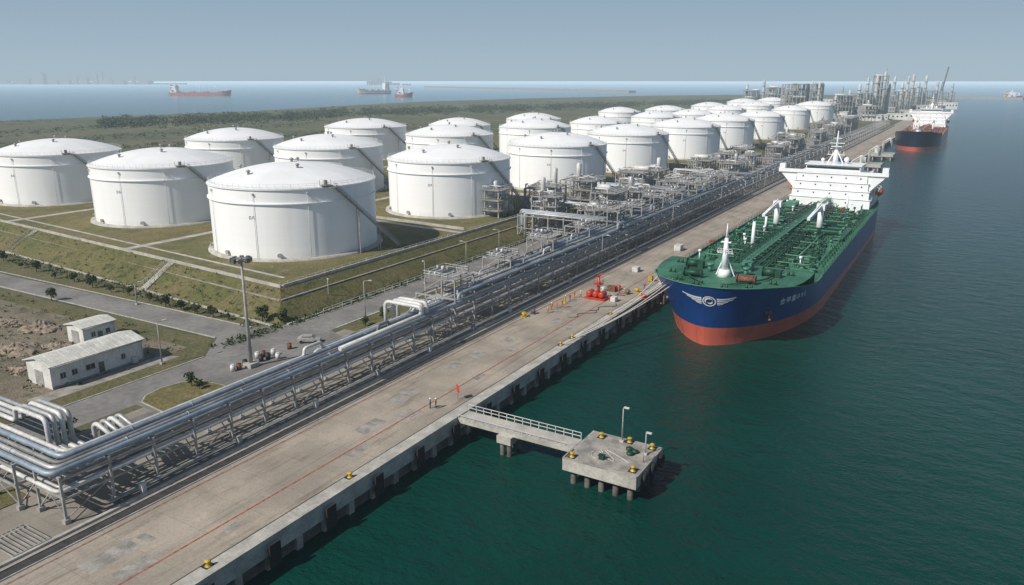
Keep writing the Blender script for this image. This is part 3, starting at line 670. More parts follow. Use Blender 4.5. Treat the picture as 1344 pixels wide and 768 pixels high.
    b.box(-1.8,1.8,hs+5.0,hs+5.4,zc+6.2,zc+6.5); b.bar((0,hs+5.2,zc+6.2),(0,hs+6,zc+5.4),.2)
    b.bar((-2.8,hs+6,zc),(0,hs+6,zc+5.5),.35); b.bar((2.8,hs+6,zc),(0,hs+6,zc+5.5),.35)
    b.build('radar_mast',m_white,r)
    for (x,rd) in ((3.8,1.),(-4.5,.7)):
        b=MB(); b.ball((x,hs+7,zc+.5+rd),rd,10,8); b.cyl((x,hs+7,zc),.3,.8); b.build('radar_dome',m_white,r)
    b=MB(); b.prism([(-3,L-14),(3,L-14),(3.4,L-11),(2.6,L-6.5),(-2.6,L-6.5),(-3.4,L-11)],D,zb+3.5); fn=b.build('funnel',hm,r)
    b=MB(); b.prism([(-3.05,L-14.05),(3.05,L-14.05),(3.45,L-11),(2.65,L-6.45),(-2.65,L-6.45),(-3.45,L-11)],zb-.5,zb+1.5); b.build('funnel_band',m_white,fn)
    for k in (-1,1): MB().cyl((k,L-10,zb+3.5),.5,1.5).build('exhaust_pipe',m_steeld,fn)
    for sg in (-1,1):
        b=MB(); b.tube([(sg*15.4,hs+11,D+4.6),(sg*15.4,hs+12,D+4.6),(sg*15.4,hs+17,D+4.6),(sg*15.4,hs+18,D+4.6)],[.4,1.25,1.25,.4],10); b.build('lifeboat',m_ora,r)
        for k in (11.5,17.5): b=MB(); b.bar((sg*14.2,hs+k,D),(sg*15.6,hs+k,D+6.4),.3); b.bar((sg*15.6,hs+k,D+6.4),(sg*14.8,hs+k,D+6.8),.3); b.build('davit',m_white,r)
    b=MB(); b.tube([(0,12,zf),(0,12,zf+1.6)],[1.6,1.1],10); b.tube([(0,12,zf+1.6),(0,12,zf+8.6)],[.85,.4],10); b.tube([(0,12,zf+8.6),(0,12,zf+11.8)],[.3,.08],6); b.box(-1.7,1.7,11.7,12.3,zf+5.2,zf+5.4); b.box(-1.1,1.1,11.6,12.4,zf+7.6,zf+7.8); b.bar((0,15.2,zf),(0,12.2,zf+6.5),.3); b.bar((-2.,13,zf),(0,12.2,zf+5.2),.22); b.bar((2.,13,zf),(0,12.2,zf+5.2),.22); b.rail([(-1.6,11.2,zf+5.4),(1.6,11.2,zf+5.4)],.9,.9,.07)
    b.build('foremast',m_white,r)
    if detail<1:
        for k in range(4): yy=30+(hs-40)*k/3; MB().box(-9,9,yy,yy+16,D,D+2.2).build('hatch_cover',dm,r)
        for k in range(3):
            yy=50+(hs-70)*k/2; b=MB(); b.tube([(0,yy,D),(0,yy,D+13)],.9,8); b.bar((0,yy,D+12),(0,yy+16,D+15),.9); b.build('deck_crane',m_white,r)
    else:
        b=MB(); y=34.
        while y<hs-4:
            w=hb(y,top)-1.; b.box(-w,-4.6,y-.09,y+.09,D,D+.38); b.box(4.6,w,y-.09,y+.09,D,D+.38); y+=3.6
        for x in (-12.4,-8.8,8.8,12.4): b.box(x-.08,x+.08,44,hs-6,D,D+.3)
        b.build('deck_girder',m_green if dm==m_green else PLt,dk)
        lst=[(-3.9,.32,1.5,0),(-3.,.32,1.5,0),(-2.1,.26,1.5,1),(-1.2,.32,1.5,0),(1.,.32,1.5,0),(1.9,.26,1.5,1),(2.8,.32,1.5,0),(3.7,.32,1.5,0),(-2.6,.2,2.4,0),(2.4,.2,2.4,0),(5.4,.16,1.,0),(-5.4,.16,1.,0),(6.3,.22,.9,0),(-6.3,.22,.9,0),(11.6,.16,.8,0),(-11.6,.16,.8,0),(13.9,.12,.7,1),(-9.7,.14,.8,0),(9.7,.14,.8,0),(-7.4,.2,1.1,0),(7.4,.2,1.1,0),(-4.8,.2,2.,0),(4.8,.2,2.,0),(8.3,.24,1.,1),(-8.3,.24,1.,0),(14.7,.14,.9,0),(-13.6,.2,.8,0)]
        for i,(x,rad_,z,mt) in enumerate(lst):
            b=MB(); b.tube([(x,(28 if abs(x)<6 else 42)+i%3*4,D+z),(x,hs-5-(i%4)*2,D+z)],rad_,8); b.build('cargo_pipe',[PD,PLt][mt],r)
        y=30.; s0_=None
        while y<hs-6:
            if s0_ is None:
                b=MB(); b.bar((-4.3,y,D+1.),(4.3,y,D+1.),.2); b.bar((-4.3,y,D),(-4.3,y,D+2.6),.18); b.bar((4.3,y,D),(4.3,y,D+2.6),.18); b.bar((-4.3,y,D+2.6),(4.3,y,D+2.6),.16); s0_=b.build('pipe_support',PD,r)
            else: c=s0_.copy(); C.objects.link(c); c.parent=r; c.location=(0,y-30,0)
            y+=5
        b=MB(); b.box(-.55,.75,28,hs,D+2.75,D+2.88); b.rail([(-.55,28,D+2.88),(-.55,hs,D+2.88)],1.,3.,.08); b.rail([(.75,28,D+2.88),(.75,hs,D+2.88)],1.,3.,.08); b.build('catwalk',PLt,r)
        ym=hs*.5+18
        for k in range(7):
            y=ym-9+3*k; b=MB(); b.tube([(-13.2,y,D+2.),(13.2,y,D+2.)],.33,8)
            for sg in (-1,1): b.tube([(sg*13.,y,D+2.),(sg*13.6,y,D+2.)],.55,10); b.bar((sg*12,y,D),(sg*12,y,D+2),.25); b.bar((sg*8,y,D),(sg*8,y,D+2),.25)
            b.build('manifold_pipe',[PD,PLt][k%2],r)
        for sg in (-1,1): MB().box(min(sg*11.4,sg*14.4),max(sg*11.4,sg*14.4),ym-10,ym+10,D+.4,D+.75).build('drip_tray',PLt,r)
        for cx in (-6.4,6.4):
            b=MB(); b.tube([(cx,ym,D),(cx,ym,D+8.4)],[.95,.8],12); cr=b.build('crane_post',m_white,r)
            b=MB(); b.box(cx-1.2,cx+1.2,ym-1.3,ym+1.3,D+7.2,D+9.); b.bar((cx,ym-1,D+8.6),(cx-1.2,ym-13,D+6.2),.85,.75); b.bar((cx,ym,D+9.6),(cx-.8,ym-8,D+7.6),.2); b.build('crane_jib',m_white,cr)
        b=MB(); b.tube([(-5,58,D),(-5,58,D+8)],[.6,.4],10); b.bar((-5,58,D+6.5),(-4,66,D+5),.4); b.build('derrick_post',m_white,r)
        MB().tube([(-8,86,D),(-8,86,D+5)],.35,8).build('vent_mast',m_white,r); MB().tube([(8,hs-12,D),(8,hs-12,D+6)],.4,8).build('vent_mast',m_white,r); MB().box(9,12.5,hs-12,hs-6,D,D+2.6).build('deck_house',m_white,r); MB().box(-12.5,-9.,hs-14,hs-7,D,D+2.4).build('deck_house',PLt,r)
        rnd=random.Random(5); y=36.; cnt={}
        while y<hs-8:
            for sg in (-1,1):
                for x in (7.3,10.6,13.4):
                    if abs(y-ym)<10 or x>hb(y,top)-1.3: continue
                    yy=y+rnd.uniform(-2.5,2.5); xj=x+rnd.uniform(-1.,.6); q=rnd.random(); mt=[PD,PLt,PD][rnd.randint(0,2)]
                    b=MB()
                    if q<.35: b.cyl((sg*xj,yy,D),.75,.8,12); b.cyl((sg*xj,yy,D+.8),.85,.12,12); nm='tank_hatch'
                    elif q<.65: b.tube([(sg*xj,yy,D),(sg*xj,yy,D+2.6)],.18,6); b.cyl((sg*xj,yy,D+2.2),.4,.6,8); nm='vent_post'; mt=PD if q<.5 else m_redp if q<.53 else m_white if q<.56 else PLt
                    elif q<.8: b.box(sg*xj-.6,sg*xj+.6,yy-.9,yy+.9,D,D+1.1); b.box(sg*xj-.7,sg*xj+.7,yy-1,yy+1,D+1.1,D+1.2); nm='deck_locker'
                    else: b.tube([(sg*xj,yy-1.4,D+.6),(sg*xj,yy+1.4,D+.6)],.5,10); b.tube([(sg*xj,yy-1.5,D+.6),(sg*xj,yy-1.4,D+.6)],.8,10); b.tube([(sg*xj,yy+1.4,D+.6),(sg*xj,yy+1.5,D+.6)],.8,10); nm='mooring_winch'
                    cnt[nm]=cnt.get(nm,0)+1
                    if cnt[nm]<95: b.build(nm,mt,r)
            y+=4.4
        for k in range(34):
            y=36+k*(hs-46)/33+rnd.uniform(-1,1); w=min(hb(y,top)-2,13)*rnd.choice((1,1,.8,.6)); o_=rnd.choice((-2,0,0,2)); b=MB(); b.tube(elbow([(-w+o_,y,D+.2),(-w+o_,y,D+.8+k%3*.3),(min(w+o_,13.5),y,D+.8+k%3*.3),(min(w+o_,13.5),y+rnd.uniform(1,2),D+.8+k%3*.3)],.5),.18,6); b.build('branch_pipe',[PD,PD,PLt][k%3],r)
        for sg in (-1,1):
            b=MB(); b.tube([(sg*5.8-1.8,8,zf+1),(sg*5.8+1.8,8,zf+1)],.6,12); b.tube([(sg*5.8-2,8,zf+1),(sg*5.8-1.8,8,zf+1)],.95,12); b.tube([(sg*5.8+1.8,8,zf+1),(sg*5.8+2,8,zf+1)],.95,12); b.box(sg*5.8-1,sg*5.8+1,9,10.8,zf,zf+1.3); b.build('windlass',[m_greend,m_brown][sg>0],r)
            b=MB(); b.tube([(sg*8.6-1.3,17,zf+1),(sg*8.6+1.3,17,zf+1)],.8,12); b.tube([(sg*8.6-1.5,17,zf+1),(sg*8.6-1.3,17,zf+1)],1.1,12); b.box(sg*8.6+1.3,sg*8.6+2.5,16.2,17.8,zf,zf+1.6); b.build('mooring_winch',PD,r)
            for (x,y) in ((3,1.5),(7.5,4),(11,10),(12.6,20)):
                b=MB(); b.cyl((sg*x-.5,y,zf),.26,.9,8); b.cyl((sg*x+.5,y,zf),.26,.9,8); b.box(sg*x-.9,sg*x+.9,y-.35,y+.35,zf,zf+.12); b.build('bitt',PD,r)
            b=MB(); b.cyl((sg*4,15,zf),.5,1.6,8); b.cyl((sg*4,15,zf+1.4),.8,.5,8); b.build('vent_post',PLt,r)
            b=MB(); b.box(sg*3-1.1,sg*3+1.1,19,22,zf,zf+1.9); b.build('deck_locker',PLt,r)
            b=MB(); b.tube(elbow([(sg*2,3,zf+.5),(sg*5.6,6,zf+.5),(sg*9,12,zf+.5),(sg*10.5,22,zf+.5)],1.),.2,6); b.build('branch_pipe',PD,r)
        b=MB()
        for sg in (-1,1):
            ss=[s for s in [36+k*(L-38)/38 for k in range(39)] if s<L]
            b.rail([(sg*(hb(s,top)-.1),s,top) for s in ss],1.05,4.5,.08,3)
        b.rail([(-hb(L,top),L-.1,top),(hb(L,top),L-.1,top)],1.05,2,.08,3)
        b.build('railing',PLt,r)
    if detail>1:
        cache={}
        def hullpt(a,z,off=.07):
            key=round(z,2)
            if key not in cache:
                pts=[]; s=s0(z); acc=0; px,ps=0.,s; pts.append((0,0.,s))
                for i in range(1,900):
                    s=s0(z)+60*(i/900)**2; x=hb(s,z); acc+=sqrt((x-px)**2+(s-ps)**2); pts.append((acc,x,s)); px,ps=x,s
                cache[key]=pts
            pts=cache[key]; sg=1 if a>=0 else -1; A=abs(a)
            for i in range(1,len(pts)):
                if pts[i][0]>=A: break
            p,q=pts[i-1],pts[i]; t=(A-p[0])/max(q[0]-p[0],1e-6); x=p[1]+(q[1]-p[1])*t; s=p[2]+(q[2]-p[2])*t
            j=min(i+12,len(pts)-1); k=max(i-12,0); tx,ts=pts[j][1]-pts[k][1],pts[j][2]-pts[k][2]; l=sqrt(tx*tx+ts*ts); nx,ns=ts/l,-tx/l
            if A<.8: w=A/.8; nx,ns=nx*w,-sqrt(max(1-(nx*w)**2,0))
            return (sg*(x+nx*off),s+ns*off,z+.03)
        def quadpatch(b,a0,a1,zf0,zf1,n=10):
            n0=len(b.v)
            for i in range(n+1):
                a=a0+(a1-a0)*i/n; b.v.append(hullpt(a,zf0(i/n))); b.v.append(hullpt(a,zf1(i/n)))
            for i in range(n): b.face((n0+2*i,n0+2*i+2,n0+2*i+3,n0+2*i+1))
        ZC=10.5; AC=1.3; K=.72; b=MB()
        def arc(r0,r1,t0,t1,cx=0,cz=0,n=36):
            n0=len(b.v)
            for i in range(n+1):
                t=t0+(t1-t0)*i/n
                w=1. if abs(t1-t0)>6 else sin(pi*min(max(i/n,.06),.94))
                rm=(r0+r1)/2*K; rh=(r1-r0)/2*w*K
                for q in (rm-rh,rm+rh): b.v.append(hullpt(AC+cx+q*cos(t)*1.15,ZC+cz+q*sin(t),.12))
            for i in range(n): b.face((n0+2*i,n0+2*i+1,n0+2*i+3,n0+2*i+2))
        arc(1.36,1.66,0,2*pi)
        arc(.7,1.2,.4,3.9); arc(.36,.85,3.6,6.6,.12,-.05)
        for sg in (-1,1):
            for k,(e,zc,h) in enumerate(((8.2 if sg<0 else 7.6,.8,.56),(6.8,0.15,.44),(5.2,-.45,.38),(3.9,-.95,.3))):
                quadpatch(b,AC+sg*2.15*K,AC+sg*e*K,lambda t,zc=zc,h=h,k=k:ZC+(zc-h/2+1.1*t*t*(1-k*.2))*K,lambda t,zc=zc,h=h,k=k:ZC+(zc+h/2*(1-.85*t)+1.1*t*t*(1-k*.2))*K,16)
        def text(txt,size,ac,zc,b):
            cu=bpy.data.curves.new('t','FONT'); cu.body=txt; cu.size=size; cu.align_x='CENTER'; cu.align_y='CENTER'; cu.resolution_u=2; cu.offset=.03; cu.space_character=1.2
            o=bpy.data.objects.new('t',cu); C.objects.link(o); dg=bpy.context.evaluated_depsgraph_get(); me=bpy.data.meshes.new_from_object(o.evaluated_get(dg))
            n0=len(b.v)
            for v in me.vertices: b.v.append(hullpt(ac+v.co.x,zc+v.co.y,.14))
            for f in me.polygons: b.face([n0+i for i in f.vertices])
            bpy.data.objects.remove(o); bpy.data.curves.remove(cu); bpy.data.meshes.remove(me)
        b.build('bow_emblem',m_white,r,label='white winged circle emblem on the bow')
        b=MB(); text('合甲重수ㅎ5',1.9,23.5,9.,b); b.build('name_lettering',m_white,r,label='small white ship name near the bow')
        for sg in (-1,1):
            p=Vector(hullpt(sg*14.5,6.9,.05)); b=MB(); b.ball(p,.95,12,8); b.build('hawse_pipe',m_hull2,r)
            b=MB(); q=p+Vector((sg*.7,-.8,-.6)); b.bar(q+Vector((0,0,1.3)),q-Vector((0,0,1.)),.3); b.bar(q-Vector((0,0,1.)),q+Vector((sg*.3,-1.,-.3)),.35); b.bar(q-Vector((0,0,1.)),q+Vector((sg*.3,1.,-.3)),.35); b.build('anchor',m_brown,r)
    r.location=loc; r.rotation_euler=(0,0,rz); return r
ship('oil_tanker','large blue and red oil tanker with green deck moored beside the quay','tanker',(-43.3,152,WL),B=16.8,detail=2,red=2.1,trim=4.6)
o=ship('oil_tanker','dark navy hulled tanker moored far along the quay beyond the blue tanker','tanker',(-39.5,688,WL),L=205.,B=17.,hm=m_hull2,dm=m_brown,detail=1,top=9.,red=1.8,trim=2.5); o.scale=(1,1,1.15)
def far(px,py,L,rz,label,s=1.,sz=1.,hm=None):
    P=G(px,py,WL); o=ship('cargo_ship',label,'cargo ship',P,L=L,B=15.,hm=hm or m_hull3,bm=m_boot2,dm=hm or m_hull3,detail=0,rz=rz,top=7.,red=2.); o.scale=(s,s,s*sz)
far(303,126,225,YAW+pi/2,'pale red cargo ship anchored far out at the left',1.,1.75)
far(470,124,150,YAW+pi/2-2.6,'hazy bulky cargo ship anchored far out in the middle distance',.95,2.3,m_plantw)
far(541,128,60,YAW+pi/2,'small hazy vessel just right of the middle cargo ship',.95,1.5)
far(1340,130,60,YAW+pi/2,'tiny vessel at the far right edge of the sea',.9)
def hawser(a,c,label,r=.12,sag=1.):
    a=Vector(a); c=Vector(c); pts=[]
    for i in range(13):
        t=i/12; p=a.lerp(c,t); p.z-=sag*4*t*(1-t); pts.append(p)
    MB().tube(pts,r,6).build('mooring_line',m_rope,label=label,cat='mooring rope',group='mooring ropes of the blue tanker')
hawser((-50.5,154.5,8.6),(-63.2,126,.7),'pale mooring rope from the bow to the nearest bollard')
hawser((-52,155.5,8.6),(-63.2,131,.7),'pale mooring rope from the bow to the second bollard',sag=1.4)
hawser((-53,156.5,8.5),(-63.2,131.2,.7),'pale mooring rope beside the second one at the bow',sag=.6)
hawser((-57,162,8.),(-63.2,150,.7),'short mooring rope close to the bow shoulder')
# ================================================================ QUAY FURNITURE
def make_bollard():
    r=thing('bollard','x','bollard'); b=MB(); b.lathe([(.4,0),(.4,.06),(.24,.1),(.21,.45),(.32,.55),(.34,.68),(.22,.75),(.01,.77)],n=14,close=False); b.build('bollard_head',m_yel,r); b=MB(); b.box(-.55,.55,-.55,.55,-.02,.05); b.build('base_plate',m_blk,r); return r
b0=make_bollard(); ys=[44,66,126,131,150,168,192,216,240,264,290,316,342,370]
for i,y in enumerate(ys):
    lab='yellow mooring bollard on the quay edge, %s from the near end'%ORD[i]
    if i==0: o=b0; o.location=(-63.95,y,.08); o['label']=lab
    else: o=copy_tree(b0,(-63.95,y,.08),None,lab)
    o['group']='yellow bollards along the quay edge'
def make_fender():
    r=thing('fender','x','fender'); b=MB(); b.tube([(.1,0,-1.4),(.6,0,-1.4)],.5,12); b.build('rubber_cone',m_blk,r); b=MB(); b.box(.6,.85,-.8,.8,-3.2,-.3); b.build('fender_panel',m_blk,r); return r
f0=make_fender()
for i in range(34):
    y=33+i*9.; lab='black rubber fender hanging on the quay face, %s from the near end'%ORD[i]
    o=f0 if i==0 else copy_tree(f0); o.location=(QX+.1,y,0); o['label']=lab; o['group']='black fenders along the quay face'
b=MB(); b.box(QX-.56,QX-.05,23.5,24.5,-6,-2.1); q0=b.build('quay_buttress',m_conc2,label='concrete buttress on the quay wall between the fenders',cat='buttress',group='buttresses of the quay wall')
for i in range(1,60):
    c=q0.copy(); C.objects.link(c); c.location=(0,4.5*i,0)
P0=Vector((-37.2,90,0)); o=thing('mooring_platform','concrete mooring platform on piles standing in the water','platform',P0)
b=MB(); b.box(-42.6,-31.8,85,95,-1.75,.0); b.build('platform_slab',m_conc,o); b=MB(); b.box(-42.35,-31.9,85.25,94.9,.004,.012); b.box(-42.6,-42.37,85,88,0,.2); b.box(-42.36,-31.8,84.98,85.2,0,.2); b.build('platform_top',m_conc2,o)
pl=None
for i in range(5):
    for j in range(4):
        x=-41.4+2.1*i; y=86.2+2.6*j
        if pl is None: b=MB(); b.cyl((x,y,-7),.42,5.3,10); pl=b.build('pile',m_dark,o); bx,by=x,y
        else: c=pl.copy(); C.objects.link(c); c.parent=o; c.location=(x-bx,y-by,0)
for k,(x,y) in enumerate(((-41.6,86),(-32.9,86.6),(-33,94),(-40.6,93.6),(-36.5,94.2))):
    o2=copy_tree(b0,(x,y,.02),None,'yellow bollard on the mooring platform, '+['nearest left corner','nearest right corner','far right corner','far left corner','middle of far edge'][k]); o2['group']='yellow bollards on the mooring platform'
def lamp(name,x,y,h,label,arm=1.2,z=0,rz=0,grp='street lamps of the terminal'):
    r=thing(name,label,'lamp post',(x,y,z),grp); b=MB(); b.tube([(x,y,z),(x,y,z+h)],[.14,.07],8); b.build('pole',m_steel,r); b=MB(); ex,ey=x+arm*cos(rz),y+arm*sin(rz); b.bar((x,y,z+h),(ex,ey,z+h+.2),.09); b.build('arm',m_steel,r); b=MB(); b.obox((ex,ey,z+h+.18),(.8,.35,.16),rz); b.build('lamp_head',m_pipew,r); b=MB(); b.box(x-.3,x+.3,y-.3,y+.3,z,z+.35); b.build('footing',m_conc,r); return r
lamp('lamp_post',-37.5,93.8,5.2,'slim grey lamp post at the back of the mooring platform',.5)
lamp('lamp_post',-33.2,91.8,3.2,'short signal lamp post on the right of the mooring platform',.4)
for k,(x,y) in enumerate(((-34.6,91.5),(-35.6,91.9),(-35.,90.6))):
    b=MB(); b.lathe([(.25,0),(.5,.12),(.5,.35),(.25,.5)],(x,y,.02),12); b.build('rope_coil',m_greend,label='coil of dark green rope on the mooring platform, %s of three'%ORD[k],cat='rope coil')
pts=[(-40+.25*i*cos(i*.9)*.4+i*.18,88+1.2*sin(i*.8)+.3*i*.2,.06) for i in range(22)]
MB().tube(pts,.05,5).build('loose_rope',m_rope,label='loose rope lying in bends on the mooring platform',cat='rope')
b=MB(); b.box(-38.2,-37.5,87.2,87.8,.02,.6); b.box(-38.3,-37.4,87.1,87.9,.6,.66); b.build('equipment_box',m_greend,label='small dark green equipment box on the mooring platform',cat='box')
b=MB(); b.tube([(-32.6,89.5,.02),(-32.6,89.5,2.2)],.06,6); b.obox((-32.6,89.5,2.3),(.5,.5,.4),.3); b.build('signal_light_post',m_steel,label='little square signal post at the right edge of the mooring platform',cat='signal post')
for k in range(3):
    b=MB(); z=-1.2; cx,cy=-31.45,87.5+3*k; pts=[(cx,cy+.75*cos(a),z+.75*sin(a)) for a in [2*pi*i/14 for i in range(15)]]; b.tube(pts,.3,8,False); b.build('tyre_fender',m_blk,label='black tyre fender on the right side of the mooring platform, %s from the front'%ORD[k],cat='tyre')
o=thing('access_walkway','railed concrete walkway bridging from the quay to the mooring platform','footbridge',(-52,90,0))
b=MB(); b.box(-62.3,-42.65,88.3,91.4,-.75,.03); b.build('deck',m_conc,o); b=MB(); b.rail([(-62.3,91.3,.03),(-42.8,91.3,.03)],1.1,1.4,.08); b.build('railing',m_pipew,o); b=MB(); b.rail([(-62.3,88.4,.03),(-44,88.4,.03)],.5,1.4,.06,1); b.build('railing',m_pipew,o)
b=MB(); b.box(-54.9,-52.5,87.6,92,-1.9,-.76); b.build('pier_cap',m_conc,o)
for (x,y) in ((-54.3,88.3),(-53.1,88.3),(-54.3,91.3),(-53.1,91.3)): b=MB(); b.cyl((x,y,-7),.35,5.1,10); b.build('pile',m_dark,o)
P=G(330,481); x,y=P.x,P.y
o=thing('high_mast','tall grey floodlight mast with round lamp cluster beside the road','light mast',P)
b=MB(); b.tube([P,(x,y,20.3)],[.38,.18],12); b.build('pole',m_steel,o); b=MB(); b.box(x-1,x+1,y-1,y+1,0,.8); b.build('footing',m_conc,o)
b=MB(); b.lathe([(.3,19.6),(1.3,19.7),(1.3,19.85),(.3,19.9)],(x,y,0),14)
for k in range(8): a=k*pi/4; b.bar((x,y,20.3),(x+1.5*cos(a),y+1.5*sin(a),20.1),.08)
b.build('head_ring',m_steel,o)
for k in range(8):
    a=k*pi/4; b=MB(); b.obox((x+1.6*cos(a),y+1.6*sin(a),19.9),(.5,.7,.75),a); b.build('floodlight',m_steeld,o)
LP=[(480,422,9,'between slope and rack'),(213,478,8,'beside the small warehouse'),(612,350,7,'on the road under the second tank'),(558,372,6,'at the foot of the dark slope'),(655,332,7,'where the road meets the modules'),(698,322,9,'in front of the side rack'),(432,398,6,'near the slope corner'),(1003,250,8,'on the quay road past the racks'),(372,400,4,'short one on the slope corner'),(180,400,5,'by the road among the young trees')]
for (px,py,h,w) in LP:
    P=G(px,py); lamp('street_lamp',P.x,P.y,h,'slim grey street lamp '+w,1.4,0,random.uniform(0,6))
for i in range(10):
    lamp('quay_lamp',-84.2,190+i*58.,9.,'grey lamp post at the quay side of the rack, %s going away from the camera'%ORD[i],1.6,0,0.)
# ================================================================ PEOPLE
def person_mesh(pose,mats):
    s=.28 if pose=='walk' else .07
    pts=[(0,0,.95,.14,.11),(0,0,1.2,.16,.12),(0,0,1.4,.17,.11),(0,0,1.49,.06,.06),(0,.01,1.60,.1,.11),(0,.01,1.70,.075,.09)]
    ed=[(0,1),(1,2),(2,3),(3,4),(4,5)]
    def add(p,par): pts.append(p); ed.append((par,len(pts)-1)); return len(pts)-1
    for sg in (-1,1):
        h=add((sg*.1,0,.88,.1,.1),0); k=add((sg*.12,sg*s*.5+.03,.48,.07,.07),h); a=add((sg*.12,sg*s,.09,.05,.05),k); add((sg*.12,sg*s+.16,.05,.045,.04),a)
        sh=add((sg*.2,0,1.42,.065,.065),2); e=add((sg*.27,-sg*s*.4-.03,1.14,.05,.05),sh)
        w=add((sg*.28,-sg*s*.6+.12,.9,.035,.035),e); add((sg*.27,-sg*s*.6+.17,.82,.04,.025),w)
    me=bpy.data.meshes.new('body'); me.from_pydata([p[:3] for p in pts],ed,[]); o=bpy.data.objects.new('body',me); C.objects.link(o)
    o.modifiers.new('s','SKIN'); sk=me.skin_vertices[0].data
    for i,p in enumerate(pts): sk[i].radius=(p[3],p[4])
    sk[0].use_root=True
    u=o.modifiers.new('u','SUBSURF'); u.levels=1
    dg=bpy.context.evaluated_depsgraph_get(); out=bpy.data.meshes.new_from_object(o.evaluated_get(dg)); bpy.data.objects.remove(o)
    out.materials.clear()
    for q in mats: out.materials.append(q)
    for f in out.polygons:
        c=f.center; f.use_smooth=True
        f.material_index=1 if c.z>1.49 or (abs(c.x)>.2 and c.z<.9 and c.z>.7) else 2 if c.z<.13 else 0
    return out
BM={}
for pose in ('stand','walk'):
    for nm,mt in (('o',m_ora),('r',m_redp),('n',m_navy)): BM[pose,nm]=person_mesh(pose,[mt,m_skin,m_boot])
hat=MB().lathe([(.15,.0),(.145,.02),(.115,.03),(.11,.07),(.07,.12),(.005,.135)],(0,.01,1.68),12,close=False)
vest=MB().lathe([(.175,1.0),(.185,1.2),(.19,1.36),(.13,1.43)],n=12,close=False)
vest.v=[(x*1.02,y*.82,z) for x,y,z in vest.v]
def person(x,y,z,rz,pose,col,label,hv=True,hatm=None):
    r=thing('person',label,'person',(0,0,0)); o=bpy.data.objects.new('body',BM[pose,col]); C.objects.link(o); o.parent=r
    hat.build('hard_hat',hatm or m_white,r)
    if hv: vest.build('vest',m_hiv,r)
    r.location=(x,y,z); r.rotation_euler=(0,0,rz)
P=G(565,536,.05); person(P.x,P.y,.05,2.2,'stand','n','person in dark clothing and hard hat, left of the pair by the walkway',False)
P=G(572,536,.05); person(P.x,P.y,.05,-1.,'stand','n','person in dark clothing and vest, right of the pair by the walkway',True)
pp=[(719,411),(724,407),(731,404),(738,400),(742,397),(748,395),(754,391),(762,391),(800,395),(812,386),(819,388),(846,380),(741,404)]
for i,(px,py) in enumerate(pp):
    P=G(px,py,.05); person(P.x,P.y,.05,i*1.3,['stand','walk'][i%2],'orn'[i%2],'worker in %s coverall with hard hat on the quay, %s of the crew'%(['orange','red'][i%2],ORD[i]),i%3!=2,[m_yel,m_white,m_redp][i%3])
P=G(601,524,.05); o=thing('sign_board','small red sign board on a post at the start of the walkway','sign',P); b=MB(); b.tube([P,(P.x,P.y,2.2)],.05,6); b.build('post',m_steel,o); b=MB(); b.obox((P.x+.06,P.y-.06,1.9),(1.1,.06,1.3),-.6); b.build('board',m_redp,o)
P=G(783,392,.05); x,y=P.x,P.y
o=thing('fire_monitor_skid','bright red fire fighting skid with pump drums and mast on the quay','fire equipment',P)
b=MB(); b.box(x-2.6,x+2.6,y-1.5,y+1.5,.1,.5); b.build('skid_base',m_redp,o)
for k in (-1.6,0.,1.5): b=MB(); b.tube([(x+k,y-1.3,1.3),(x+k,y-1,1.3),(x+k,y+1,1.3),(x+k,y+1.3,1.3)],[.4,.75,.75,.4],12); b.build('drum',m_redp,o)
b=MB(); b.tube([(x+.4,y,.5),(x+.4,y,5.6)],[.4,.25],10); b.box(x-.5,x+1.3,y-.9,y+.9,3.6,3.8); b.rail([(x-.5,y-.9,3.8),(x+1.3,y-.9,3.8),(x+1.3,y+.9,3.8)],.9,.9,.07); b.build('mast',m_redp,o)
b=MB(); b.tube([(x+.4,y,5.6),(x+.9,y-.3,6.1),(x+2.,y-.9,6.5)],[.3,.22,.15],10); b.build('monitor_nozzle',m_redp,o)
for i,(px,py) in enumerate(((812,380),(824,386),(836,384),(868,372),(845,392),(700,412),(688,416),(792,382))):
    P=G(px,py,.05); x,y=P.x,P.y; b=MB(); b.box(x-.6,x+.6,y-.5,y+.5,.05,.25); b.cyl((x,y,.25),.45,.9,12); b.tube([(x-.7,y,.8),(x+.7,y,.8)],.14,8); b.build('valve_skid',[m_redp,m_steeld,m_yel,m_pipew][i%4],label='small %s valve assembly on the quay, %s of the scattered ones'%(['red','dark','yellow','pale'][i%4],ORD[i]),cat='valve')
for i in range(2):
    x,y=-71+i*1.8,143+i*7; pts=[(x+.9*sin(k*.7)+k*.25,y+k*.55,.13) for k in range(16)]; MB().tube(pts,.07,6).build('hose',[m_brown,m_blk][i%2],label='%s hose lying across the apron by the fire skid, %s from the near side'%(['brown','black'][i%2],ORD[i]),cat='hose')
for i,(x,y) in enumerate(((-67.5,160),(-71.5,168),(-66.8,182),(-74,190),(-68,205),(-73,222),(-67,236))):
    b=MB(); w,d,h=[(1.2,1.6,1.),(2.,1.2,1.2),(1.,1.,1.4),(1.6,2.2,1.2),(1.4,1.2,.9),(2.,3.,1.6),(1.2,2.,1.1)][i]; b.box(x-w/2,x+w/2,y-d/2,y+d/2,.12,.12+h)
    for k in range(max(3,int(d*2))): yy=y-d/2+d*(k+.5)/max(3,int(d*2)); b.box(x+w/2,x+w/2+.05,yy-.08,yy+.08,.2,.05+h)
    b.box(x-w/2-.04,x+w/2+.08,y-d/2-.04,y+d/2+.04,.12+h,.2+h); b.build('equipment_crate',[m_pipew,m_brown,m_yel,m_pipew,m_steel,m_pipew,m_redp][i],label='%s equipment crate on the apron beside the tanker, %s going away'%(['pale','brown','yellow','pale','grey','pale','red'][i],ORD[i]),cat='crate')
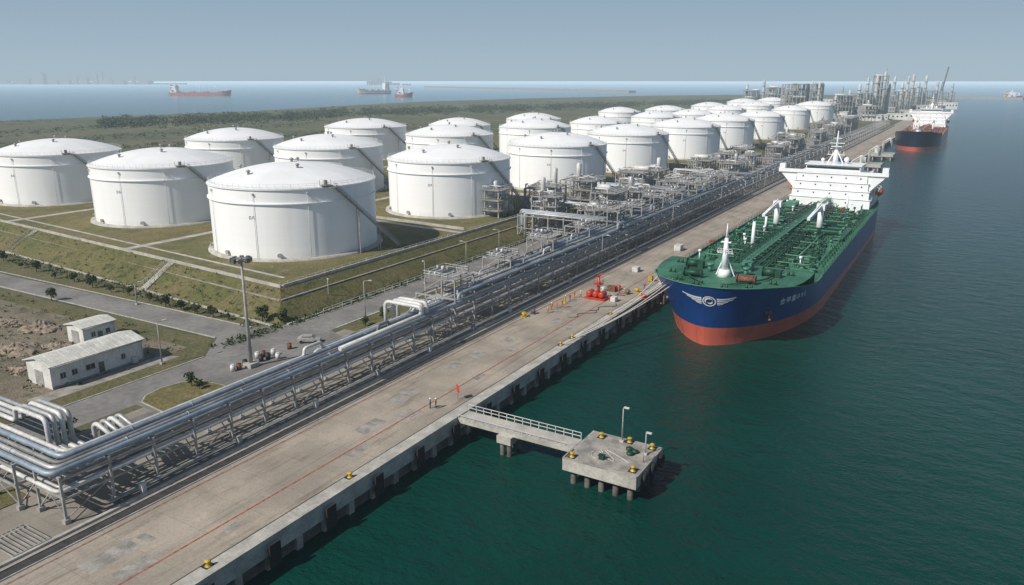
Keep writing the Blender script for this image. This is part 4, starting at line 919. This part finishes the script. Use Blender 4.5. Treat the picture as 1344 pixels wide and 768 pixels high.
# ================================================================ BUILDINGS
def shed(x0,x1,y0,y1,h,rise,name,label,wy,door=True):
    o=thing(name,label,'building',((x0+x1)/2,(y0+y1)/2,0)); b=MB(); xm=(x0+x1)/2
    b.box(x0,x1,y0,y1,0,h)
    for y in (y0,y1):
        b.v+=[(x0,y,h),(x1,y,h),(xm,y,h+rise)]; n=len(b.v); b.face((n-3,n-2,n-1))
    b.build('wall',m_wwall,o)
    b=MB()
    for s,xe in ((-1,x0-.4),(1,x1+.4)):
        n=len(b.v); za=h-.4*rise/(x1-x0)*2+.05; b.v+=[(xe,y0-.4,za),(xe,y1+.4,za),(xm,y1+.4,h+rise+.05),(xm,y0-.4,h+rise+.05),(xe,y0-.4,za+.15),(xe,y1+.4,za+.15),(xm,y1+.4,h+rise+.2),(xm,y0-.4,h+rise+.2)]
        for q in ((0,1,2,3),(4,5,6,7),(0,1,5,4),(1,2,6,5),(2,3,7,6),(3,0,4,7)): b.face([n+i for i in q])
    for k in range(int((y1-y0)/1.2)):
        y=y0+k*1.2; b.bar((x1+.4,y,h+.12),(xm,y,h+rise+.22),.08,.06)
    b.build('roof',m_roof,o)
    for (y,ww) in wy:
        b=MB(); b.box(x1+.0,x1+.05,y-ww/2,y+ww/2,1.5,2.4); w=b.build('window',m_glass,o); b=MB(); b.box(x1+.05,x1+.14,y-ww/2-.1,y+ww/2+.1,1.38,1.5); b.box(x1+.05,x1+.1,y-.04,y+.04,1.5,2.4); b.build('sill',m_conc,w)
    b=MB(); yd=y0+(y1-y0)*.52; b.box(x1,x1+.06,yd-.5,yd+.5,0,2.2); b.build('door',m_steeld,o)
    b=MB(); b.box(x1,x1+.12,y0,y1,0,.35); b.build('plinth',m_conc2,o)
    b=MB(); b.tube([(x1+.5,y0+.1,h-.1),(x1+.5,y1-.1,h-.1)],.09,6); b.tube([(x1+.25,y1-.3,h-.2),(x1+.25,y1-.3,.3)],.06,6); b.build('gutter',m_steel,o)
    b=MB(); b.box((x0+x1)/2-1.2,(x0+x1)/2+1.2,y0-.06,y0,0,2.8); b.build('roller_door',m_steel,o)
    b=MB(); b.box(x1+.12,x1+.8,y1-2.5,y1-1.6,.2,1.2); b.build('air_unit',m_pipew,o)
    return o
shed(-134.2,-127.,62.6,79.4,4.,.9,'warehouse','long low white warehouse with pale metal roof beside the road',[(64.6,.9),(66.6,.9),(69.4,1.6),(75.5,.7)])
shed(-149,-143.6,78,84.5,3.6,.5,'outbuilding','small white outbuilding behind the long warehouse',[(80,.8),(83,.8)])
def mound(px,py,r,h,label,seed):
    P=G(px,py); rnd=random.Random(seed); b=MB(); n=18; m=7
    for i in range(m+1):
        t=i/m
        for k in range(n):
            a=2*pi*k/n; rr_=r*(1-t)*(1+.25*sin(3*a+seed)+rnd.uniform(-.15,.15))+.02; b.v.append((P.x+rr_*cos(a),P.y+.8*rr_*sin(a),h*t**.8*(1+rnd.uniform(-.18,.18))))
    for i in range(m):
        for k in range(n): b.face((i*n+k,i*n+(k+1)%n,(i+1)*n+(k+1)%n,(i+1)*n+k))
    for k in range(26):
        a=rnd.random()*6.28; q=r*sqrt(rnd.random())*1.1; b.obox((P.x+q*cos(a),P.y+.8*q*sin(a),max(.15,h*(1-q/r)*.9)),(rnd.uniform(.2,.7),rnd.uniform(.2,.6),rnd.uniform(.2,.5)),rnd.random()*3,rnd.random())
    b.build('rubble_pile',m_rub,label=label,cat='rubble')
mound(52,432,4.4,2.,'rough brown rubble pile behind the small outbuilding',1); mound(20,460,5,1.3,'low pile of earth at the left edge',2); mound(78,455,3,1.,'small pile of broken stone near the outbuilding',3)
mound(30,485,3,.7,'low scatter of stone left of the long warehouse',4); mound(10,425,4,1.,'low earth pile at the far left behind the rubble',5)
# ================================================================ TREES
def make_tree(seed,h,n,cr,mat=None):
    rnd=random.Random(seed); r=thing('tree','x','tree'); b=MB(); b.tube([(0,0,0),(.05,0,h*.35),(.0,.05,h*.75)],[.14,.09,.03],6)
    for k in range(5): a=k*1.3; b.tube([(0,0,h*.35),(cr*.6*cos(a),cr*.6*sin(a),h*(.6+.05*k))],[.06,.02],5)
    b.build('trunk',m_bark,r); b=MB()
    cl=[(rnd.uniform(-.6,.6)*cr,rnd.uniform(-.6,.6)*cr,h*(.62+rnd.uniform(-.2,.28)),rnd.uniform(.3,.55)*cr) for _ in range(11)]
    for k in range(n):
        c=rnd.choice(cl); d=Vector((rnd.gauss(0,1),rnd.gauss(0,1),rnd.gauss(0,1))).normalized()*c[3]*rnd.uniform(.6,1.1); p=Vector(c[:3])+d
        u=Vector((rnd.gauss(0,1),rnd.gauss(0,1),rnd.gauss(0,1))).normalized()*rnd.uniform(.12,.26); v=u.cross(Vector((rnd.gauss(0,1),rnd.gauss(0,1),rnd.gauss(0,1)))).normalized()*rnd.uniform(.12,.26)
        n0=len(b.v); b.v+=[tuple(p-u),tuple(p+v),tuple(p+u),tuple(p-v)]; b.face((n0,n0+1,n0+2,n0+3))
    b.build('crown',mat or m_leaf,r); return r
T0=[make_tree(1,3.4,520,1.3),make_tree(2,2.8,460,1.2),make_tree(3,4.,600,1.5)]
tp=[(5,343),(28,352),(48,357),(72,366),(98,370),(122,378),(146,384),(170,388),(196,396),(218,404),(238,407),(259,412),(280,417),(300,420),(345,424),(372,424)]
used=set()
def place_tree(i,P,label,grp,s=1.):
    k=i%3
    if k in used: o=copy_tree(T0[k],P,i*1.1,label,None,s)
    else: used.add(k); o=T0[k]; o.location=P; o.rotation_euler=(0,0,i*1.1); o.scale=(s,s,s); o['label']=label
    o['group']=grp
for i,(px,py) in enumerate(tp): place_tree(i,G(px,py),'young green roadside tree below the grass slope, %s from the left'%ORD[i],'young trees along the cross road',[.9,.6,.8,.55,.95][i%5])
for i,(px,py,s) in enumerate(((252,508,.75),(262,511,.6),(68,395,.8),(92,572,.8),(480,428,.8),(505,420,.7))):
    place_tree(i,G(px,py),['bushy shrub tree on the grass island','small shrub beside the bushy one on the island','lone small tree left of the road below the slope','small tree between the pipe loops at near left','small tree behind the rack near the pale loop','second small tree behind the rack near the pale loop'][i],'other small trees',s)
def scrub(name,label,cnt,fn,size,mat,k=7,zs=1.):
    b=MB(); rnd=random.Random(33)
    for _ in range(cnt):
        P,s=fn(rnd)
        for j in range(k):
            c=Vector((P[0]+rnd.gauss(0,.5)*s,P[1]+rnd.gauss(0,.5)*s,P[2]+abs(rnd.gauss(.45,.35))*s*zs)); u=Vector((rnd.gauss(0,1),rnd.gauss(0,1),rnd.gauss(0,.7))).normalized()*s*size; v=u.cross(Vector((rnd.gauss(0,1),rnd.gauss(0,1),rnd.gauss(0,1)))).normalized()*s*size
            n0=len(b.v); b.v+=[tuple(c-u),tuple(c+v),tuple(c+u),tuple(c-v)]; b.face((n0,n0+1,n0+2,n0+3))
    b.build(name,mat,label=label,cat='vegetation',kind='stuff')
def belt(rnd):
    while True:
        px=rnd.uniform(130,1010); t=(px-130)/880; yc=162-31*t if px<420 else 158-26*t; py=yc+rnd.gauss(0,3.2-1.5*t)
        P=G(px,py)
        if sin(px*.05)+sin(px*.13+1)+rnd.uniform(-1.5,1.5)<-.8: continue
        if py>HOR+16 and not(P.x>-365 and P.y<995): return (P.x,P.y,0),rnd.uniform(2.5,5.)
scrub('woodland','green belt of scrub woodland behind the tanks',6400,belt,.2,m_leafd,12,.55)
def belt2(rnd):
    while True:
        px=rnd.uniform(-20,560); py=rnd.uniform(158,195)
        if sin(px*.031+py*.4)+rnd.uniform(-1,1)<.3: continue
        P=G(px,py)
        if P.x<-366: return (P.x,P.y,0),rnd.uniform(.8,2.2)
scrub('field_bushes','scattered low bushes on the fields behind the tanks',1300,belt2,.28,m_leafd,7,.6)
def weeds(rnd):
    q=rnd.random()
    if q<.4: return (rnd.uniform(-122,-119),rnd.uniform(90,330),.0),rnd.uniform(.3,.9)
    if q<.6: x=rnd.uniform(-330,-124); return (x,104+rnd.uniform(-2,3)+( -124-x)*.06,0),rnd.uniform(.3,.8)
    if q<.75:
        x=rnd.uniform(-300,-128); t=rnd.random(); return (x,fpt(x)-8.6*(1-t),5*t),rnd.uniform(.2,.6)
    x=rnd.uniform(-240,-124); return (x,rnd.uniform(60,91),0),rnd.uniform(.2,.7)
scrub('weeds','low weeds and shrubs along the verges and on the bare earth',2200,weeds,.33,m_leaf,8)
# ================================================================ VEHICLES, DRUMS
def car(px,py,rz,mt,label):
    P=G(px,py,.02); r=thing('parked_car',label,'car'); b=MB()
    prof=[(-2.2,.35),(2.2,.35),(2.25,.8),(1.2,.95),(.6,1.42),(-1.3,1.45),(-1.9,1.0),(-2.25,.9)]
    for s in (-.85,.85): b.v+=[(x,s*(.86 if z>1.1 else 1),z) for x,z in prof]
    n=len(prof); b.face(range(n)); b.face([2*n-1-i for i in range(n)])
    for i in range(n): j=(i+1)%n; b.face((i,j,n+j,n+i))
    b.build('body',mt,r); b=MB(); b.box(-1.2,.6,-.79,.79,1.02,1.36); b.build('window',m_glass,r)
    for x in (-1.4,1.4):
        for y in (-.8,.8): b=MB(); b.tube([(x,y-.1,.33),(x,y+.1,.33)],.33,12); b.build('wheel',m_blk,r)
    r.location=P; r.rotation_euler=(0,0,rz)
car(406,449,.6,m_steel,'small grey car parked behind the rack near the low pipes')
k=0
for (px,py) in ((306,487),(314,485),(322,480),(338,470),(346,468),(352,471),(359,466),(380,458),(343,474),(365,471)):
    P=G(px,py,.02); b=MB(); b.cyl((P.x,P.y,.02),.45,1.1,12); b.cyl((P.x,P.y,1.12),.3,.15,12); b.build('drum',[m_pipew,m_brown,m_boot][k%3],label='%s drum near the light mast, %s from the left'%(['pale','brown','dark'][k%3],ORD[k]),cat='drum',group='drums near the light mast'); k+=1
for i in range(12):
    y=50+i*15.; b=MB(); x=-83.95; b.box(x-.35,x+.35,y-.3,y+.3,.0,1.3); b.box(x-.42,x+.42,y-.37,y+.37,1.3,1.36); b.build('cable_cabinet',[m_pipew,m_steel][i%2],label='small %s cabinet beside the track in front of the rack, %s from the near end'%(['pale','grey'][i%2],ORD[i]),cat='cabinet',group='cabinets in front of the rack')
P=G(30,715,.0); b=MB()
for i in range(9): b.bar((P.x-3.5,P.y-2+i*.5,.35),(P.x+2,P.y-2+i*.5,.35),.1)
for x in (-3.5,2.): b.bar((P.x+x,P.y-2,.35),(P.x+x,P.y+2,.35),.12); b.bar((P.x+x,P.y-2,0),(P.x+x,P.y-2,.35),.12); b.bar((P.x+x,P.y+2,0),(P.x+x,P.y+2,.35),.12)
b.build('steel_grating',m_steel,label='steel grating frame lying on the yard at bottom left',cat='grating')
for i,(y,L_) in enumerate(((395,16),(455,18),(530,18),(610,22))):
    o=thing('loading_platform','loading jetty with pale arms projecting from the far quay, %s beyond the blue tanker'%ORD[i],'jetty',(-56,y,0)); b=MB(); b.box(-62.3,-47,y-L_/2,y+L_/2,-1.6,.02); b.build('deck',m_conc,o)
    for k in range(3):
        b=MB(); yy=y-4+4*k; b.tube(elbow([(-55,yy,0),(-55,yy,8),(-51,yy,11),(-49,yy,5)],1.),.35,8); b.build('loading_arm',m_pipew,o)
    for yy in (y-L_/2+1,y,y+L_/2-1):
        for x in (-60,-54,-48.5): MB().cyl((x,yy,-7),.5,5.4,8).build('pile',m_conc2,o)
    b=MB(); b.box(-60.5,-57,y+2,y+6,.02,3.2); b.build('cabin',m_pipew,o)
# ================================================================ DISTANCE
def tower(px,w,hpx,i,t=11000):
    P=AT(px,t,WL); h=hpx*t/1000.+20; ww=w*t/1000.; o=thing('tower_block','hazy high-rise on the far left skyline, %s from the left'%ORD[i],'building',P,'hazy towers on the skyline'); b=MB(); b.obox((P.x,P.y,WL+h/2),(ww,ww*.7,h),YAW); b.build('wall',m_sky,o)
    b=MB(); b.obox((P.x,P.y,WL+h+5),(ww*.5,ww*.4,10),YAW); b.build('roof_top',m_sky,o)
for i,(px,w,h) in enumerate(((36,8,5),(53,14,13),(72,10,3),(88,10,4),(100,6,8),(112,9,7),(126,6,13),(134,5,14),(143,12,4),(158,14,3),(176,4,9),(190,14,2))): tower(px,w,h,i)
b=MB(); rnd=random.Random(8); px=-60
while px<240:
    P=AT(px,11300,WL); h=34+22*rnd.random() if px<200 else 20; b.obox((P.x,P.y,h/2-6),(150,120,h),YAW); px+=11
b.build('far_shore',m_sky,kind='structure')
a=G(560,115,WL); c=G(830,122,WL); b=MB(); b.bar((a.x,a.y,1),(c.x,c.y,-1),40,14); b.build('breakwater',m_conc2,label='long pale breakwater on the horizon behind the tanks',cat='breakwater')
a=G(1150,128.2,WL); c=G(1344,131,WL); b=MB(); b.bar((a.x,a.y,-2),(c.x,c.y,-2),30,9); b.build('breakwater',m_conc2,label='low dark breakwater reaching right from the point',cat='breakwater')
P=AT(497,9000,WL); b=MB()
for k,(dx,h) in enumerate(((-90,40),(-30,75),(40,60),(110,35),(200,20),(330,12))): b.obox((P.x+RT[0]*dx,P.y+RT[1]*dx,h/2),(90,60,h+8),YAW)
b.build('distant_platform',m_sky,label='hazy offshore structure on the horizon above the middle cargo ship',cat='platform')
# ================================================================ CAMERA / LIGHT
cam=bpy.data.cameras.new('camera'); co=bpy.data.objects.new('camera',cam); C.objects.link(co); SC.camera=co
cam.sensor_width=36; cam.lens=36*FPX/1344; cam.clip_start=.5; cam.clip_end=120000
co.location=(0,0,HC); co.rotation_euler=(pi/2-PT,0,YAW)
EL=radians(42); az=Vector((-.40,-.915,0)).normalized(); to=Vector((az.x*cos(EL),az.y*cos(EL),sin(EL)))
sl=bpy.data.lights.new('sun','SUN'); sl.energy=4.3; sl.angle=radians(.6); sl.color=(1,.945,.86); so=bpy.data.objects.new('sun',sl); C.objects.link(so); so.rotation_euler=to.to_track_quat('Z','Y').to_euler()
w=bpy.data.worlds.new('World'); SC.world=w; w.use_nodes=True; N=w.node_tree.nodes; L=w.node_tree.links
sk=N.new('ShaderNodeTexSky'); sk.sky_type='NISHITA'; sk.sun_disc=False; sk.sun_elevation=EL; sk.sun_rotation=math.atan2(az.x,az.y)%(2*pi); sk.dust_density=1.; sk.altitude=50
bg=N['Background']; L.new(sk.outputs[0],bg.inputs['Color']); bg.inputs['Strength'].default_value=.08
tc=N.new('ShaderNodeTexCoord'); sp=N.new('ShaderNodeSeparateXYZ'); L.new(tc.outputs['Generated'],sp.inputs[0])
cr=N.new('ShaderNodeValToRGB'); L.new(sp.outputs['Z'],cr.inputs['Fac']); e=cr.color_ramp.elements
e[0].position=0.; e[0].color=(*AIR,1); e[1].position=.30; e[1].color=(.18,.29,.42,1)
for p_,c_ in ((.012,(.385,.49,.57,1)),(.05,(.345,.455,.55,1)),(.12,(.265,.38,.495,1))): q=e.new(p_); q.color=c_
b2=N.new('ShaderNodeBackground'); L.new(cr.outputs['Color'],b2.inputs['Color']); b2.inputs['Strength'].default_value=1.
mr=N.new('ShaderNodeMapRange'); mr.interpolation_type='SMOOTHSTEP'; L.new(sp.outputs['Z'],mr.inputs['Value']); mr.inputs['From Min'].default_value=.1; mr.inputs['From Max'].default_value=.45
ms=N.new('ShaderNodeMixShader'); L.new(mr.outputs[0],ms.inputs['Fac']); L.new(b2.outputs[0],ms.inputs[1]); L.new(bg.outputs[0],ms.inputs[2]); L.new(ms.outputs[0],N['World Output'].inputs['Surface'])
SC.view_settings.view_transform='Standard'; SC.view_settings.look='None'; SC.view_settings.exposure=0
